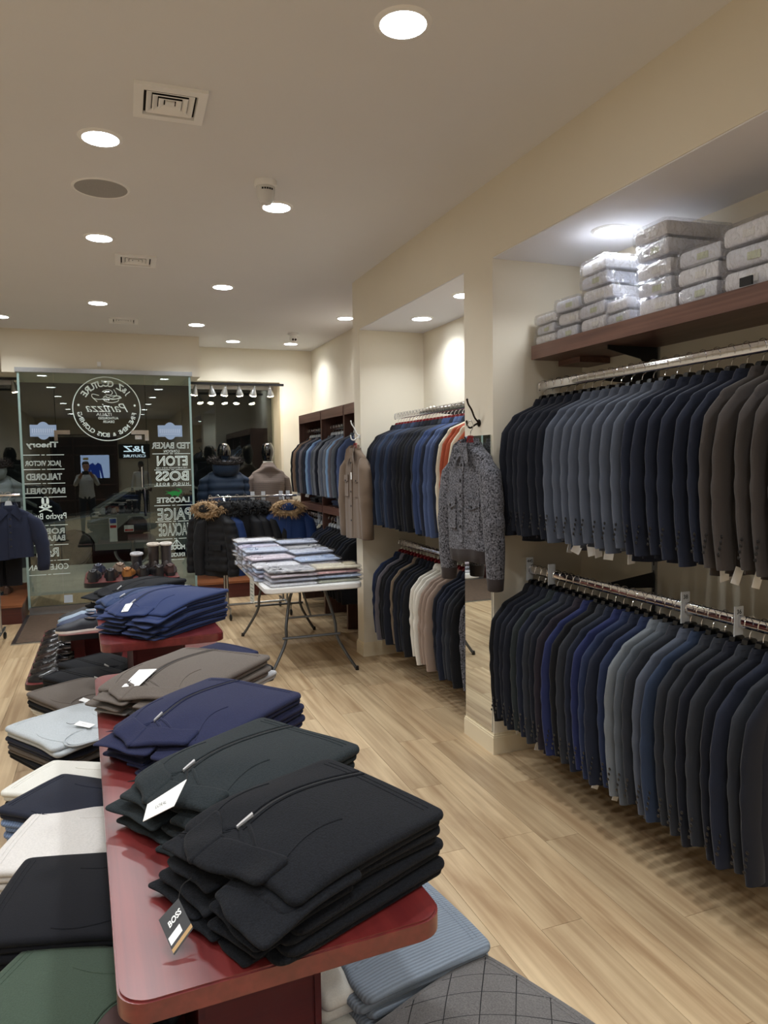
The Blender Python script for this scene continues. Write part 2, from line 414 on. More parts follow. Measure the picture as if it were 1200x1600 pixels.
vent(.247, 5.78, .145, 'middle square white ceiling vent, second from the camera')
vent(.206, 8.204, .145, 'farthest and smallest square white ceiling vent')
t = thing('ceiling_speaker', 'round grey grilled speaker flush in the ceiling between two downlights', 'speaker', (.02, 4.365, CZ))
MB().lathe([(.138, 0), (.138, -.004), (.146, -.006), (.152, 0)], 40).build('rim', M_PLASTIC, t)
MB().lathe([(0, -.0045), (.138, -.0035), (.138, 0)], 40).build('grille', plain('grille', (158, 156, 153), .7, var=.2, vscale=400), t)
t = thing('motion_sensor', 'white conical motion sensor hanging from the ceiling near a downlight', 'sensor', (.855, 3.985, CZ))
MB().lathe([(.062, 0), (.062, -.022), (.056, -.032), (0, -.032)], 24).build('base', M_PLASTIC, t)
MB().lathe([(.052, -.03), (.05, -.07), (.041, -.10), (.028, -.118), (0, -.124)], 24).build('housing', plain('sensor_body', (214, 214, 212), .4), t)
for a in range(5): MB().box(-.005, .005, -.052, -.048, -.055, -.045, Matrix.Rotation(math.radians(-30 + 15 * a), 4, 'Z')).build('slot', M_DARKPL, t, False)
t = thing('security_camera', 'white dome security camera on the ceiling by the front wall', 'camera', (2.11, 8.5, CZ))
MB().lathe([(.065, 0), (.065, -.02), (.05, -.03), (0, -.03)], 24).build('base', M_PLASTIC, t)
MB().lathe([(.04, -.03), (.048, -.06), (.045, -.085), (.03, -.105), (0, -.112)], 20).build('eyeball', M_PLASTIC, t)
for dx in (-.016, .016): MB().lathe([(0, 0), (.012, 0), (.012, .012), (0, .014)], 12, M=Matrix.Translation((dx, -.04, -.08)) @ Matrix.Rotation(math.radians(80), 4, 'X')).build('lens', M_DARKPL, t)
o = MB().box(-.02, .02, -.018, 0, -.026, .026).box(-.012, .012, -.024, -.018, -.016, .016).build('door_sensor', M_PLASTIC, None, False, loc=(-.06, 9.03, 2.85))
tag(o, 'small white box sensor on the header above the glass entrance', 'sensor')
# ------------------------------------------------------------------ glass entrance with lettering
YG = 9.0
GZ0, GZ1 = .06, 2.735
door = thing('window_1', 'glass storefront', 'glass', (0, 0, 0)); del door['category']; struct(door)
def pane(x0, x1, z0, z1, y=YG, parent=door):
    return MB().box(x0, x1, y - .005, y + .005, z0, z1).build('pane', M_GLASS, parent, False)
GX = (-.905, -.545, .43, .945)       # jambs of the centre door
pane(GX[0], GX[1] - .004, GZ0, GZ1); pane(GX[1] + .002, GX[2] - .002, GZ0, 2.035); pane(GX[1] + .002, GX[2] - .002, 2.043, GZ1); pane(GX[2] + .004, GX[3], GZ0, GZ1)
def side(x0, x1, y0, y1):
    d = math.hypot(x1 - x0, y1 - y0); a = math.atan2(y1 - y0, x1 - x0)
    MB().box(0, d, -.005, .005, GZ0, GZ1, Matrix.Translation((x0, y0, 0)) @ Matrix.Rotation(a, 4, 'Z')).build('pane', M_GLASS, door, False)
side(GX[0], -.885, YG + .012, 10.2); side(GX[3], .90, YG + .012, 10.2)
for x in GX[::3]: MB().box(x - .012, x + .012, YG - .008, YG + .010, GZ0, GZ1).build('glass_edge', M_GLEDGE, door, False)
MB().box(GX[0] - .03, GX[3] + .03, YG - .03, YG + .03, GZ1, GZ1 + .05).build('head_rail', M_STEEL, door, False)
MB().box(GX[0], GX[3], YG - .028, YG + .028, 0, .085).build('sill_rail', M_STEEL, door, False)
for x0, x1, x2, x3 in ((-.565, -.40, -.565, -.53), (.26, .455, .41, .455)):
    MB().box(x0, x1, YG - .014, YG + .014, 2.043, 2.09).box(x2, x3, YG - .014, YG + .014, 1.97, 2.043).build('patch_fitting', M_CHROME, door, False)
MB().box(.30, .375, YG - .016, YG + .016, 1.985, 2.03).build('patch_fitting', M_CHROME, door, False)
for z0, z1, x in ((1.42, 1.66, .365), (1.08, 1.41, .385)):
    MB().tube([(x, YG - .05, z0), (x, YG - .05, z1)], .013).tube([(x, YG - .05, z0 + .03), (x, YG, z0 + .03)], .007).tube([(x, YG - .05, z1 - .03), (x, YG, z1 - .03)], .007).build('pull_handle', M_CHROME, door)
def note(px0, py0, px1, py1, nm, m, y=YG - .007):
    a = aty(px0, py0, y); b = aty(px1, py1, y)
    return MB().box(a[0], b[0], y - .001, y + .001, b[2], a[2]).build(nm, m, door, False)
note(100, 930, 114, 941, 'paper_note', plain('note_paper', (196, 206, 216), .7))

# lettering is stuck on to be read from the street, so it shows mirrored from in here
def text_mesh(txt, w=None, h=None, bold=0.0, outline=0.0, shear=0.0, spacing=1.0, depth=.0012, mirror=True):
    cu = bpy.data.curves.new('t', 'FONT'); cu.body = txt; cu.size = 1; cu.shear = shear; cu.space_character = spacing
    cu.align_x = 'CENTER'; cu.align_y = 'CENTER'; cu.resolution_u = 3
    if outline:
        cu.fill_mode = 'NONE'; cu.bevel_depth = outline; cu.bevel_resolution = 0
    else:
        cu.offset = bold; cu.extrude = .0
    o = bpy.data.objects.new('t', cu); COL.objects.link(o)
    bpy.context.view_layer.update()
    me = bpy.data.meshes.new_from_object(o.evaluated_get(bpy.context.evaluated_depsgraph_get()))
    bpy.data.objects.remove(o); bpy.data.curves.remove(cu)
    n = len(me.vertices); V = np.zeros(n * 3); me.vertices.foreach_get('co', V); V = V.reshape(-1, 3)
    F = [tuple(p.vertices) for p in me.polygons]; bpy.data.meshes.remove(me)
    lo, hi = V.min(0), V.max(0); V[:, :2] -= (lo[:2] + hi[:2]) / 2
    sx = w / (hi[0] - lo[0]) if w else None; sy = h / (hi[1] - lo[1]) if h else None
    sx = sx or sy; sy = sy or sx
    V[:, 0] *= sx * (-1 if mirror else 1); V[:, 1] *= sy; V[:, 2] *= .15 * sy
    return V, F
def letter(mb, txt, x, z, w, h, y=YG - .0065, **k):
    V, F = text_mesh(txt, w, h, **k)
    mb.add(np.stack([V[:, 0] + x, np.full(len(V), y) + V[:, 2], V[:, 1] + z], 1), F)
def px_text(txt, x0, x1, yc, hpx, nm='lettering', m=M_VINYL, **k):
    a = aty(x0, yc, YG); b = aty(x1, yc, YG); mb = MB()
    letter(mb, txt, (a[0] + b[0]) / 2, (a[2] + b[2]) / 2, b[0] - a[0], hpx * 9.15 / FPX, **k)
    return mb.build(nm, m, door, False)
OUT = .022
for txt, x0, x1, yc, h, k in (
    ('Theory', 41, 91, 696, 10, dict(outline=OUT)), ('JACK VICTOR', 39, 96, 725, 9, dict(outline=OUT)), ('TAILORED', 41, 97, 745, 9, dict(outline=OUT)),
    ('BARTORELLI', 36, 102, 767, 8, dict(outline=OUT)), ('Psycho Bunny', 38, 104, 808, 11, dict(bold=.01)), ('ROBERT', 45, 101, 830, 8, dict(outline=OUT)),
    ('BARAKETT', 46, 102, 841, 8, dict(outline=OUT)), ('Raffi', 57, 92, 863, 13, dict(outline=OUT)), ('COLE·HAAN', 44, 107, 886, 8, dict(bold=.0)),
    ('TED BAKER', 237, 297, 696, 9, dict(outline=OUT)), ('LONDON', 256, 280, 705, 4, dict()), ('ETON', 245, 293, 720, 15, dict(outline=.03)),
    ('THE SHIRTMAKER SINCE 1928', 244, 293, 731, 2.2, dict()), ('BOSS', 243, 295, 743.5, 15, dict(outline=.03)), ('H U G O   B O S S', 244, 295, 756, 4, dict(bold=.015)),
    ('LACOSTE', 245, 296, 781, 8, dict(outline=.03)), ('PAIGE', 246, 298, 803, 18, dict(outline=.02)), ('MACKAGE', 248, 300, 827, 19, dict(outline=.02)),
    ('MOOSE', 262, 289, 855, 7, dict(outline=.04)), ('KNUCKLES', 261, 289, 866.5, 6, dict(outline=.04))):
    px_text(txt, x0, x1, yc, h, **k)
mb = MB()
for x0, x1, y in ((34, 100, 711), (35, 101, 733.5), (36, 102, 755.5), (37, 104, 777), (40, 106, 821), (53, 107, 851.5), (64, 108, 875.5), (45, 110, 897.5),
                  (238, 297, 709), (241, 298, 734), (241, 299, 759), (241, 301, 789.5), (243, 302, 814.5), (244, 304, 841.5), (262, 288, 874)):
    a = aty(x0, y + .8, YG); b = aty(x1, y - 1.0, YG); c = (a + b) / 2; w = b[0] - a[0]
    for u0, u1 in ((0, .42), (.46, .54), (.58, 1)):
        for q in (0,):
            xa, xb = a[0] + w * u0, a[0] + w * u1; za = a[2] + (b[2] - a[2]) * (u0 + u1) / 2
            mb.box(xa, xb, YG - .0072, YG - .0062, c[2] - .0035, c[2] + .0035)
mb.build('divider_lines', M_VINYL, door, False, kind='stuff')
# round emblem: ring, words on the arc, flourish and script in the middle
cx, cz, er = .006, 2.336, .365
def flat(mb, pts, w):          # ribbon in the plane of the glass; pts in emblem units
    P = np.array([(cx + a * er, YG - .007, cz + b * er) for a, b in pts]); mb.tube(P, w * er, 5)
mb = MB(); an = np.linspace(0, 2 * PI, 65)
flat(mb, [(math.cos(a), math.sin(a)) for a in an], .016); mb.build('emblem_ring', M_VINYL, door)
def arc_text(txt, a0, a1, r, h, top=True):
    mb = MB(); n = len(txt)
    for i, c in enumerate(txt):
        if c == ' ': continue
        a = math.radians(a0 + (a1 - a0) * (i + .5) / n)
        V, F = text_mesh(c, None, h * (.8 if c in '&' else 1), bold=.02, mirror=True)
        V = V * er; rot = (a - PI / 2) if top else (a + PI / 2)
        ca, sa = math.cos(rot), math.sin(rot)
        X = V[:, 0] * ca - V[:, 1] * sa + r * er * math.cos(a); Z = V[:, 0] * sa + V[:, 1] * ca + r * er * math.sin(a)
        mb.add(np.stack([X + cx, np.full(len(V), YG - .0068), Z + cz], 1), F)
    mb.build('emblem_words', M_VINYL, door, False)
arc_text('J&Z COUTURE', 32, 150, .80, .20)
arc_text('FINE MENS & BOYS CLOTHING', 352, 188, .82, .135, False)
mb = MB()
for a in (172, 8): mb.lathe([(0, 0), (.035 * er, 0), (.035 * er, .002)], 10, M=Matrix.Translation((cx + .84 * er * math.cos(math.radians(a)), YG - .0068, cz + .84 * er * math.sin(math.radians(a)))) @ Matrix.Rotation(PI / 2, 4, 'X'))
def spline(pts, n=24):
    pts = np.array(pts, float); t = np.linspace(0, len(pts) - 1, n); i = np.clip(t.astype(int), 0, len(pts) - 2); f = (t - i)[:, None]
    p = lambda k: pts[np.clip(k, 0, len(pts) - 1)]
    a, b, c, d = p(i - 1), p(i), p(i + 1), p(i + 2)
    return .5 * (2 * b + (c - a) * f + (2 * a - 5 * b + 4 * c - d) * f * f + (3 * b - a - 3 * c + d) * f ** 3)
for pts in ([(-.02, .50), (-.10, .56), (.10, .60), (.18, .52), (.12, .44), (-.02, .45)], [(-.22, .42), (-.42, .46), (-.40, .34), (-.2, .30), (.0, .34), (.2, .30), (.42, .38), (.3, .42), (.18, .36)],
            [(-.4, .34), (-.28, .22)], [(.22, .62), (.30, .46), (.27, .40)], [(-.08, .26), (.12, .20), (.32, .24), (.36, .3)], [(.1, .40), (.28, .42), (.44, .36), (.28, .32), (.1, .33)], [(-.1, .36), (-.02, .40), (.04, .34), (.09, .38)]):
    flat(mb, spline(pts), .012)
mb.build('emblem_flourish', M_VINYL, door)
mb = MB()
letter(mb, 'Panizza', cx, cz + .04 * er, 1.25 * er, .27 * er, shear=.45, bold=-.005); letter(mb, 'ITALIA', cx - .1 * er, cz - .17 * er, .45 * er, .09 * er)
letter(mb, 'AUTHORIZED', cx + .03 * er, cz - .29 * er, .60 * er, .075 * er, bold=.015); letter(mb, 'DEALER', cx + .03 * er, cz - .40 * er, .34 * er, .075 * er, bold=.015)
mb.build('emblem_script', M_VINYL, door, False)
# pale blue hanging badges
M_BADGE = plain('badge_blue', (150, 172, 204), .6); M_BADGE2 = plain('badge_pale', (186, 202, 224), .6)
for px0, px1, py0, py1 in ((46, 89, 659, 687), (246, 285, 660, 687)):
    a = aty(px0, py0, YG); b = aty(px1, py1, YG); cxx, czz = (a[0] + b[0]) / 2, (a[2] + b[2]) / 2; w, h = b[0] - a[0], a[2] - b[2]
    f = lambda u, v, y: (u, y, v)
    MB().prism([(cxx - w / 2, czz - h * .33), (cxx + w / 2, czz - h * .33), (cxx + w / 2, czz + h * .33), (cxx - w / 2, czz + h * .33)], YG - .0085, YG - .0065, f)\
        .prism([(cxx + math.cos(q) * w * .27, czz + math.sin(q) * h * .5) for q in np.linspace(0, 2 * PI, 24, endpoint=False)], YG - .0090, YG - .0066, f).build('window_badge', M_BADGE, door, False)
    mb = MB()
    for k in range(11): mb.box(cxx + w * (-.40 + .08 * k) - .006, cxx + w * (-.40 + .08 * k) + .004, YG - .0105, YG - .0092, czz - h * .12, czz + h * .12)
    mb.box(cxx - w * .4, cxx + w * .4, YG - .0105, YG - .0092, czz - h * .2, czz - h * .17)
    mb.build('badge_print', M_BADGE2, door, False)
# rabbit skull over crossed bones, and the green reptile
a = aty(71, 790, YG); bx, bz, u = a[0], a[2], .0081
mb = MB(); f = lambda p, q, y: (bx + p * u, y, bz + q * u)
ell = lambda cx_, cz_, rx, rz, n=18: [(cx_ + rx * math.cos(q), cz_ + rz * math.sin(q)) for q in np.linspace(0, 2 * PI, n, endpoint=False)]
for out in (ell(0, -1, 5.5, 4), ell(0, -4.5, 3.2, 2.2), ell(-3, 6, 1.9, 5.5), ell(3, 6, 1.9, 5.5)): mb.prism(out, YG - .008, YG - .0062, f)
for s in (-1, 1):
    mb.tube([(bx - 8 * u, YG - .008, bz + s * -3.5 * u - 5 * u), (bx + 8 * u, YG - .008, bz + s * 3.5 * u - 5 * u)], 1.0 * u, 5)
mb.build('rabbit_skull_logo', M_VINYL, door, False)
mb = MB()
for out in (ell(-2.1, -1, 1.3, 1.2, 10), ell(2.1, -1, 1.3, 1.2, 10)): mb.prism(out, YG - .0095, YG - .0081, f)
mb.build('logo_eyes', M_PRINT, door, False)
a = aty(271, 770, YG); bx, bz = a[0], a[2]
mb = MB(); M_CROC = plain('reptile_green', (28, 140, 62), .5)
body = [(-13, -2), (-7, -1), (-3, -3.4), (4, -4), (9, -2.5), (12.5, 1), (11.5, 4.5), (8, 6), (3, 6.2), (8, 4.6), (9.5, 2.5), (8, .8), (4, 2.6), (-1, 2.8), (-5, 1.4), (-12, 3.2), (-7, .3)]
mb.prism(body, YG - .008, YG - .0062, f)
for p in ((-2, -3), (6, -3.2)): mb.prism([(p[0], p[1]), (p[0] + 2, p[1]), (p[0] + 1, p[1] - 2.5), (p[0] - 1.5, p[1] - 2.6)], YG - .008, YG - .0062, f)
mb.build('reptile_logo', M_CROC, door, False)
a = aty(276, 848, YG); bx, bz = a[0], a[2]
mb = MB()
for p, q in (((-7, -4), (0, 5)), ((7, -4), (0, 5)), ((-1.5, -4), (0, 5)), ((1.5, -4), (0, 5)), ((-7, -4), (7, -4))):
    mb.tube([(bx + p[0] * u, YG - .007, bz + p[1] * u), (bx + q[0] * u, YG - .007, bz + q[1] * u)], .5 * u, 4)
mb.build('triangle_logo', M_VINYL, door, False)

# threshold, walk-off mat with its metal frame
o = thing('entrance_mat', 'brown walk-off mat set in a metal frame before the glass entrance', 'mat', (0, 0, 0))
MB().box(-.90, .92, 7.56, 8.93, -.0005, .006).build('carpet', plain('mat_brown', (86, 68, 54), .95, var=.2, vscale=30, bump=.3), o, False)
for b in ((-.935, -.90, 7.53, 8.96), (.92, .955, 7.53, 8.96), (-.90, .92, 7.53, 7.56), (-.90, .92, 8.93, 8.96)): MB().box(*b, -.0005, .010).build('frame_bar', M_STEEL, o, False)

# ------------------------------------------------------------------ window bays: raised platforms, street glass, bulbs on a rail
def platform(name, x0, x1, y0, label):
    t = thing(name, label, 'platform')
    MB().box(x0, x1, y0 + .012, 10.15, .18, .205).build('top_board', M_PLAT, t, False)
    MB().box(x0 + .008, x1 - .008, y0 + .022, y0 + .045, .0, .18).build('front_board', M_MAHOGX, t, False)
    s = x1 - .03 if x1 < 0 else x0 + .008
    MB().box(s, s + .022, y0 + .045, 10.1, 0, .18).build('side_board', M_MAHOGX, t, False)
    return t
platform('display_platform', .965, 2.25, 9.05, 'raised wooden platform in the right window bay under the mannequins')
platform('display_platform', -2.19, -.93, 8.52, 'raised wooden platform at the left edge under the grey puffer mannequin')
w2 = thing('window_2', 'x', 'x'); del w2['category']; del w2['label']; struct(w2)
MB().box(.92, 2.256, 10.24, 10.25, 0, 2.84).build('pane', M_GLASS, w2, False)
MB().box(2.226, 2.256, YF, 10.26, 0, 2.776).build('jamb', plain('jamb_paint', (226, 214, 190), .6), w2, False)
MB().box(1.08, 2.226, 10.20, 10.26, 2.71, 2.84).box(.9, 2.256, 10.2, 10.26, -.1, .0).build('frame', M_STEEL, w2, False)
w3 = thing('window_3', 'x', 'x'); del w3['category']; del w3['label']; struct(w3)
MB().box(-2.2, -.90, 10.24, 10.25, 0, 2.84).build('pane', M_GLASS, w3, False)
MB().box(-2.2, -.9, 10.20, 10.26, 2.71, 2.84).build('frame', M_STEEL, w3, False)
def bulb(x, tilt, k):
    t = thing('spot_bulb', ('leftmost', 'second', 'third', 'fourth', 'fifth', 'rightmost')[k] + ' of the six lit reflector bulbs along the top of the right window bay' if k >= 0 else 'lit reflector bulb at the left edge above the left window bay', 'lamp', (x, 9.55, 2.70), (math.radians(14), tilt, 0), group='reflector bulbs in the window bays')
    MB().lathe([(.0, 0), (.014, 0), (.014, -.025), (.020, -.03), (.022, -.05), (.03, -.062), (.049, -.12), (.051, -.132)], 20).build('reflector', M_STEEL, t)
    MB().lathe([(.049, -.128), (.034, -.142), (0, -.147)], 20).build('bulb_face', M_BULB, t)
for k, px in enumerate((306, 330, 353, 373, 398, 421)):
    bulb(aty(px, 615, 9.55)[0], .15 * (-1) ** k, k)
bulb(-1.02, -.2, -1)
o = MB().box(1.0, 2.22, 9.53, 9.57, 2.70, 2.73).build('lamp_rail', M_DARKPL, None, False); tag(o, 'black rail carrying the six window bulbs', 'rail')
o = MB().box(-2.19, -.95, 9.53, 9.57, 2.702, 2.73).build('lamp_rail', M_DARKPL, None, False); tag(o, 'black rail carrying the bulb of the left window bay', 'rail')

# ------------------------------------------------------------------ the street outside
struct(MB().box(-8, 9, 10.3, 14.0, -.3, -.10).build('floor_sidewalk', plain('concrete', (150, 150, 140), .9, var=.12, vscale=3), smooth=False))
struct(MB().box(-14, 16, 14.0, 26, -.4, -.20).build('floor_road', plain('asphalt', (70, 70, 70), .9, var=.15, vscale=8), smooth=False))
struct(MB().box(-14, 16, 26, 26.4, -.3, 7).build('wall_opposite', plain('facade', (26, 25, 25), .8, var=.3, vscale=.7), smooth=False))
# grey saloon parked at the kerb
car = thing('parked_car', 'grey saloon car parked at the kerb beyond the glass entrance', 'car', (.70, 15.5, -.20))
M_CAR = plain('car_grey', (128, 132, 130), .25, .6, coat=1.0); M_CGL = plain('car_glass', (12, 14, 16), .05); M_TYRE = plain('tyre', (20, 20, 20), .8)
prof = [(-2.25, .45), (-2.28, .62), (-2.15, .78), (-1.2, .92), (-.95, .95), (1.55, .97), (2.2, .93), (2.3, .6), (2.25, .35)]
def wheel_arch(xc, r=.37, n=9): return [(xc + r * math.cos(a), .34 + r * math.sin(a)) for a in np.linspace(-.2, PI + .2, n)]
low = wheel_arch(1.42) + wheel_arch(-1.38)
low = [(p[0], max(p[1], .24)) for p in low]
hull = prof + [(2.1, .24)] + low + [(-2.1, .24)]
mb = MB()
n = len(hull); rows = []
for y, k in ((-.90, .0), (-.86, 1.0), (.86, 1.0), (.90, .0)):
    rows.append([(x * (.985 if k == 0 else 1), y, z - (.02 if (k == 0 and z > .5) else 0)) for x, z in hull])
mb.grid(np.array(rows), wv=True, cap0=True, cap1=True); mb.build('body', M_CAR, car, angle=30)
cab = [(-1.05, .93), (-.35, 1.36), (.1, 1.43), (.8, 1.42), (1.35, 1.25), (1.75, .95)]
rows = [[(x, y, z) for x, z in cab] for y in (-.74, .74)]
cb = np.array(rows); cb[:, :, 1] *= np.array([1.14, .88, .85, .85, .9, 1.12])
MB().grid(cb, cap0=True, cap1=True).build('glasshouse', M_CGL, car, False)
MB().tube([(x, -.83 + .17 * min(1, (z - .93) / .5), z + .012) for x, z in cab], .025, 6).tube([(x, .83 - .17 * min(1, (z - .93) / .5), z + .012) for x, z in cab], .025, 6).build('roof_rail', M_CAR, car)
MB().box(-.3, .9, -.63, .63, 1.42, 1.445).build('roof', M_CAR, car, False)
for x in (-1.38, 1.42):
    for s in (-1, 1):
        M = Matrix.Translation((x, s * .80, .34)) @ Matrix.Rotation(PI / 2, 4, 'X')
        w = MB().lathe([(.2, -.1), (.32, -.1), (.34, -.07), (.34, .07), (.32, .1), (.2, .1)], 28, M=M).build('wheel', M_TYRE, car)
        q = MB()
        q.lathe([(0, .09 * s), (.05, .09 * s), (.05, .05 * s)], 12, M=M)
        for k in range(5): q.box(-.03, .03, .03, .21, -.02 + .06 * s, .02 + .06 * s, M @ Matrix.Rotation(k * 2 * PI / 5, 4, 'Z'))
        q.build('rim', M_STEEL, w, False)
MB().box(-.98, -.80, -1.03, -.88, .95, 1.08).build('wing_mirror', M_CAR, car, False)
for x in (.05, .95): MB().box(x, x + .17, -.925, -.885, .80, .83).build('door_handle', M_CAR, car, False)
# bike ring post with a black box and stickers
t = thing('post_with_box', 'black box with stickers on a ring post on the pavement outside the door', 'post', (.30, 11.8, -.10))
MB().tube([(0, 0, 0), (0, 0, .95)], .035, 10).build('post', M_STEEL, t)
MB().tube([(.26 * math.cos(a), 0, .47 + .24 * math.sin(a)) for a in np.linspace(PI * 1.02, PI * 1.98, 17)], .022, 8).build('ring', M_STEEL, t)
MB().prism([(-.24, .50), (.20, .50), (.20, .78), (.14, .86), (-.02, .86), (-.24, .68)], -.12, -.04, lambda u, v, y: (u + .02, y, v + .12)).build('box', M_DARKPL, t, False)
q = MB().box(-.33, -.22, -.135, -.121, .62, .98).build('sticker', M_TAG, t, False)
MB().box(-.32, -.23, -.138, -.1352, .90, .97).build('blue_mark', plain('mark_blue', (50, 84, 170), .5), q, False)
MB().box(-.32, -.23, -.138, -.1352, .83, .87).build('red_mark', plain('mark_red', (190, 40, 40), .5), q, False)
q = MB().box(-.12, .02, -.126, -.120, .76, .86).build('sticker', M_TAG, t, False)
MB().box(-.11, .01, -.129, -.1262, .77, .80).build('red_mark', MATS['mark_red'], q, False)
# ------------------------------------------------------------------ hanging garments
def cross(n, p=.72):
    a = np.linspace(0, 2 * PI, n, endpoint=False)
    return np.sign(np.cos(a)) * np.abs(np.cos(a)) ** p, np.sign(np.sin(a)) * np.abs(np.sin(a)) ** p
def sleeve_grid(side, sx, z0, length, wid, thk, seed, flare=.05, fwd=.0, nu=22, nv=16, bend=.03, wr=.004):
    """tube from the shoulder down; wid is along the shoulder line, thk across it"""
    s = np.linspace(0, 1, nu); a = np.linspace(0, 2 * PI, nv, endpoint=False)
    fn0 = field(55, 6, .5, 2.2); fn1 = field(seed, 6, .5, 2.2); fn = lambda u, v: .8 * fn0(u, v) + .2 * fn1(u, v)
    cx = sx - .045 + .045 * smooth01(s / .14) + flare * np.sin(np.clip(s, 0, 1) * PI * .62) ; cz = z0 - length * s
    cy = fwd * s ** 1.5 + bend * np.sin(PI * s) * .5
    w = np.interp(s, [0, .04, .12, .35, .6, 1], [.22, .5, .9, 1, .84, .66]) * wid
    t = np.interp(s, [0, .04, .12, .5, 1], [.25, .6, .95, 1, .85]) * thk
    U, A = np.meshgrid(s, a, indexing='ij')
    d = wr * fn(U * 2.2, A / 2 / PI) * np.minimum(1, U * 4) + wr * .9 * np.sin(U * 34 + 2 * np.cos(A)) * np.exp(-((U - .52) / .16) ** 2)
    X = cx[:, None] + (w[:, None] + d) * np.cos(A); Y = cy[:, None] + (t[:, None] + d * .5) * np.sin(A)
    Z = cz[:, None] + .012 * np.cos(A) * (U < .05) - .0 * U
    P = np.stack([side * X, Y, Z], -1)
    return P
def body_grid(hw, thk, length, seed, top=-.088, tip=-.178, neck=.062, flare=.01, nu=30, nv=36, wr=.006, slim=.93, power=.72, shoulder_t=.86):
    zz = np.concatenate([np.linspace(top, tip - .02, 10), np.linspace(tip - .05, -length, nu - 10)])
    hwz = np.interp(-zz, [-top, -top + .022, -tip - .012, -tip + .03, -tip + .14, length * .62, length], [neck, neck + .006, hw - .02, hw, hw * .98, hw * slim, hw + flare])
    th = np.interp(-zz, [-top, -top + .025, -tip, -tip + .12, length], [thk * .92, thk * .98, thk * shoulder_t, thk, thk])
    cx, cy = cross(nv, power); fn0 = field(77, 7, .4, 2.0); fn1 = field(seed, 7, .4, 2.0); fn = lambda u, v: .8 * fn0(u, v) + .2 * fn1(u, v)
    dep = np.clip((-zz - .2) / (length - .2), 0, 1)
    X = hwz[:, None] * cx[None]; Y0 = th[:, None] * cy[None]
    Z = np.repeat(zz[:, None], nv, 1)
    fold = wr * (dep[:, None] ** .8 + .12) * (fn(X / hw * .9, Z * .7) + .7 * np.sin(X / hw * 9 + Z * 2))
    Y = Y0 + fold
    Z = Z + .008 * np.sin(X / hw * 3) * dep[:, None] ** 3
    return np.stack([X, Y, Z], -1)
# shoulder-shaped hanger and its wire hook; the hook loops over a rail at the local origin
def hanger_meshes(m, broad=True):
    mb = MB()
    out = [(-.14, -.172), (-.10, -.152), (-.034, -.098), (-.024, -.060), (-.015, -.054), (.015, -.054), (.024, -.060), (.034, -.098), (.10, -.152), (.14, -.172), (.14, -.188), (.0, -.15), (-.14, -.188)]
    t = .0125 if broad else .007
    mb.prism(out, -t, t, lambda u, v, y: (u, y, v))
    h = mb.mesh('hanger', m, False)
    pts = [(0, 0, -.075), (0, 0, -.045)] + [(0, .0 + .029 * math.sin(a), .0 - .029 * math.cos(a)) for a in np.linspace(.25, PI * 1.62, 12)]
    pts = [(y, x, z) for x, y, z in pts]
    k = MB().tube(pts, .0021, 6).mesh('hook', M_CHROME)
    return h, k
HB, HK = hanger_meshes(M_HANGB); HR, HKR = hanger_meshes(M_HANGR, False); HW, HKW = hanger_meshes(M_HANGW, False)
def mkmesh(P, name, cap0=True, cap1=True): return MB().grid(P, wv=True, cap0=cap0, cap1=cap1, flip=True).mesh(name, M_PRINT, True, 70)
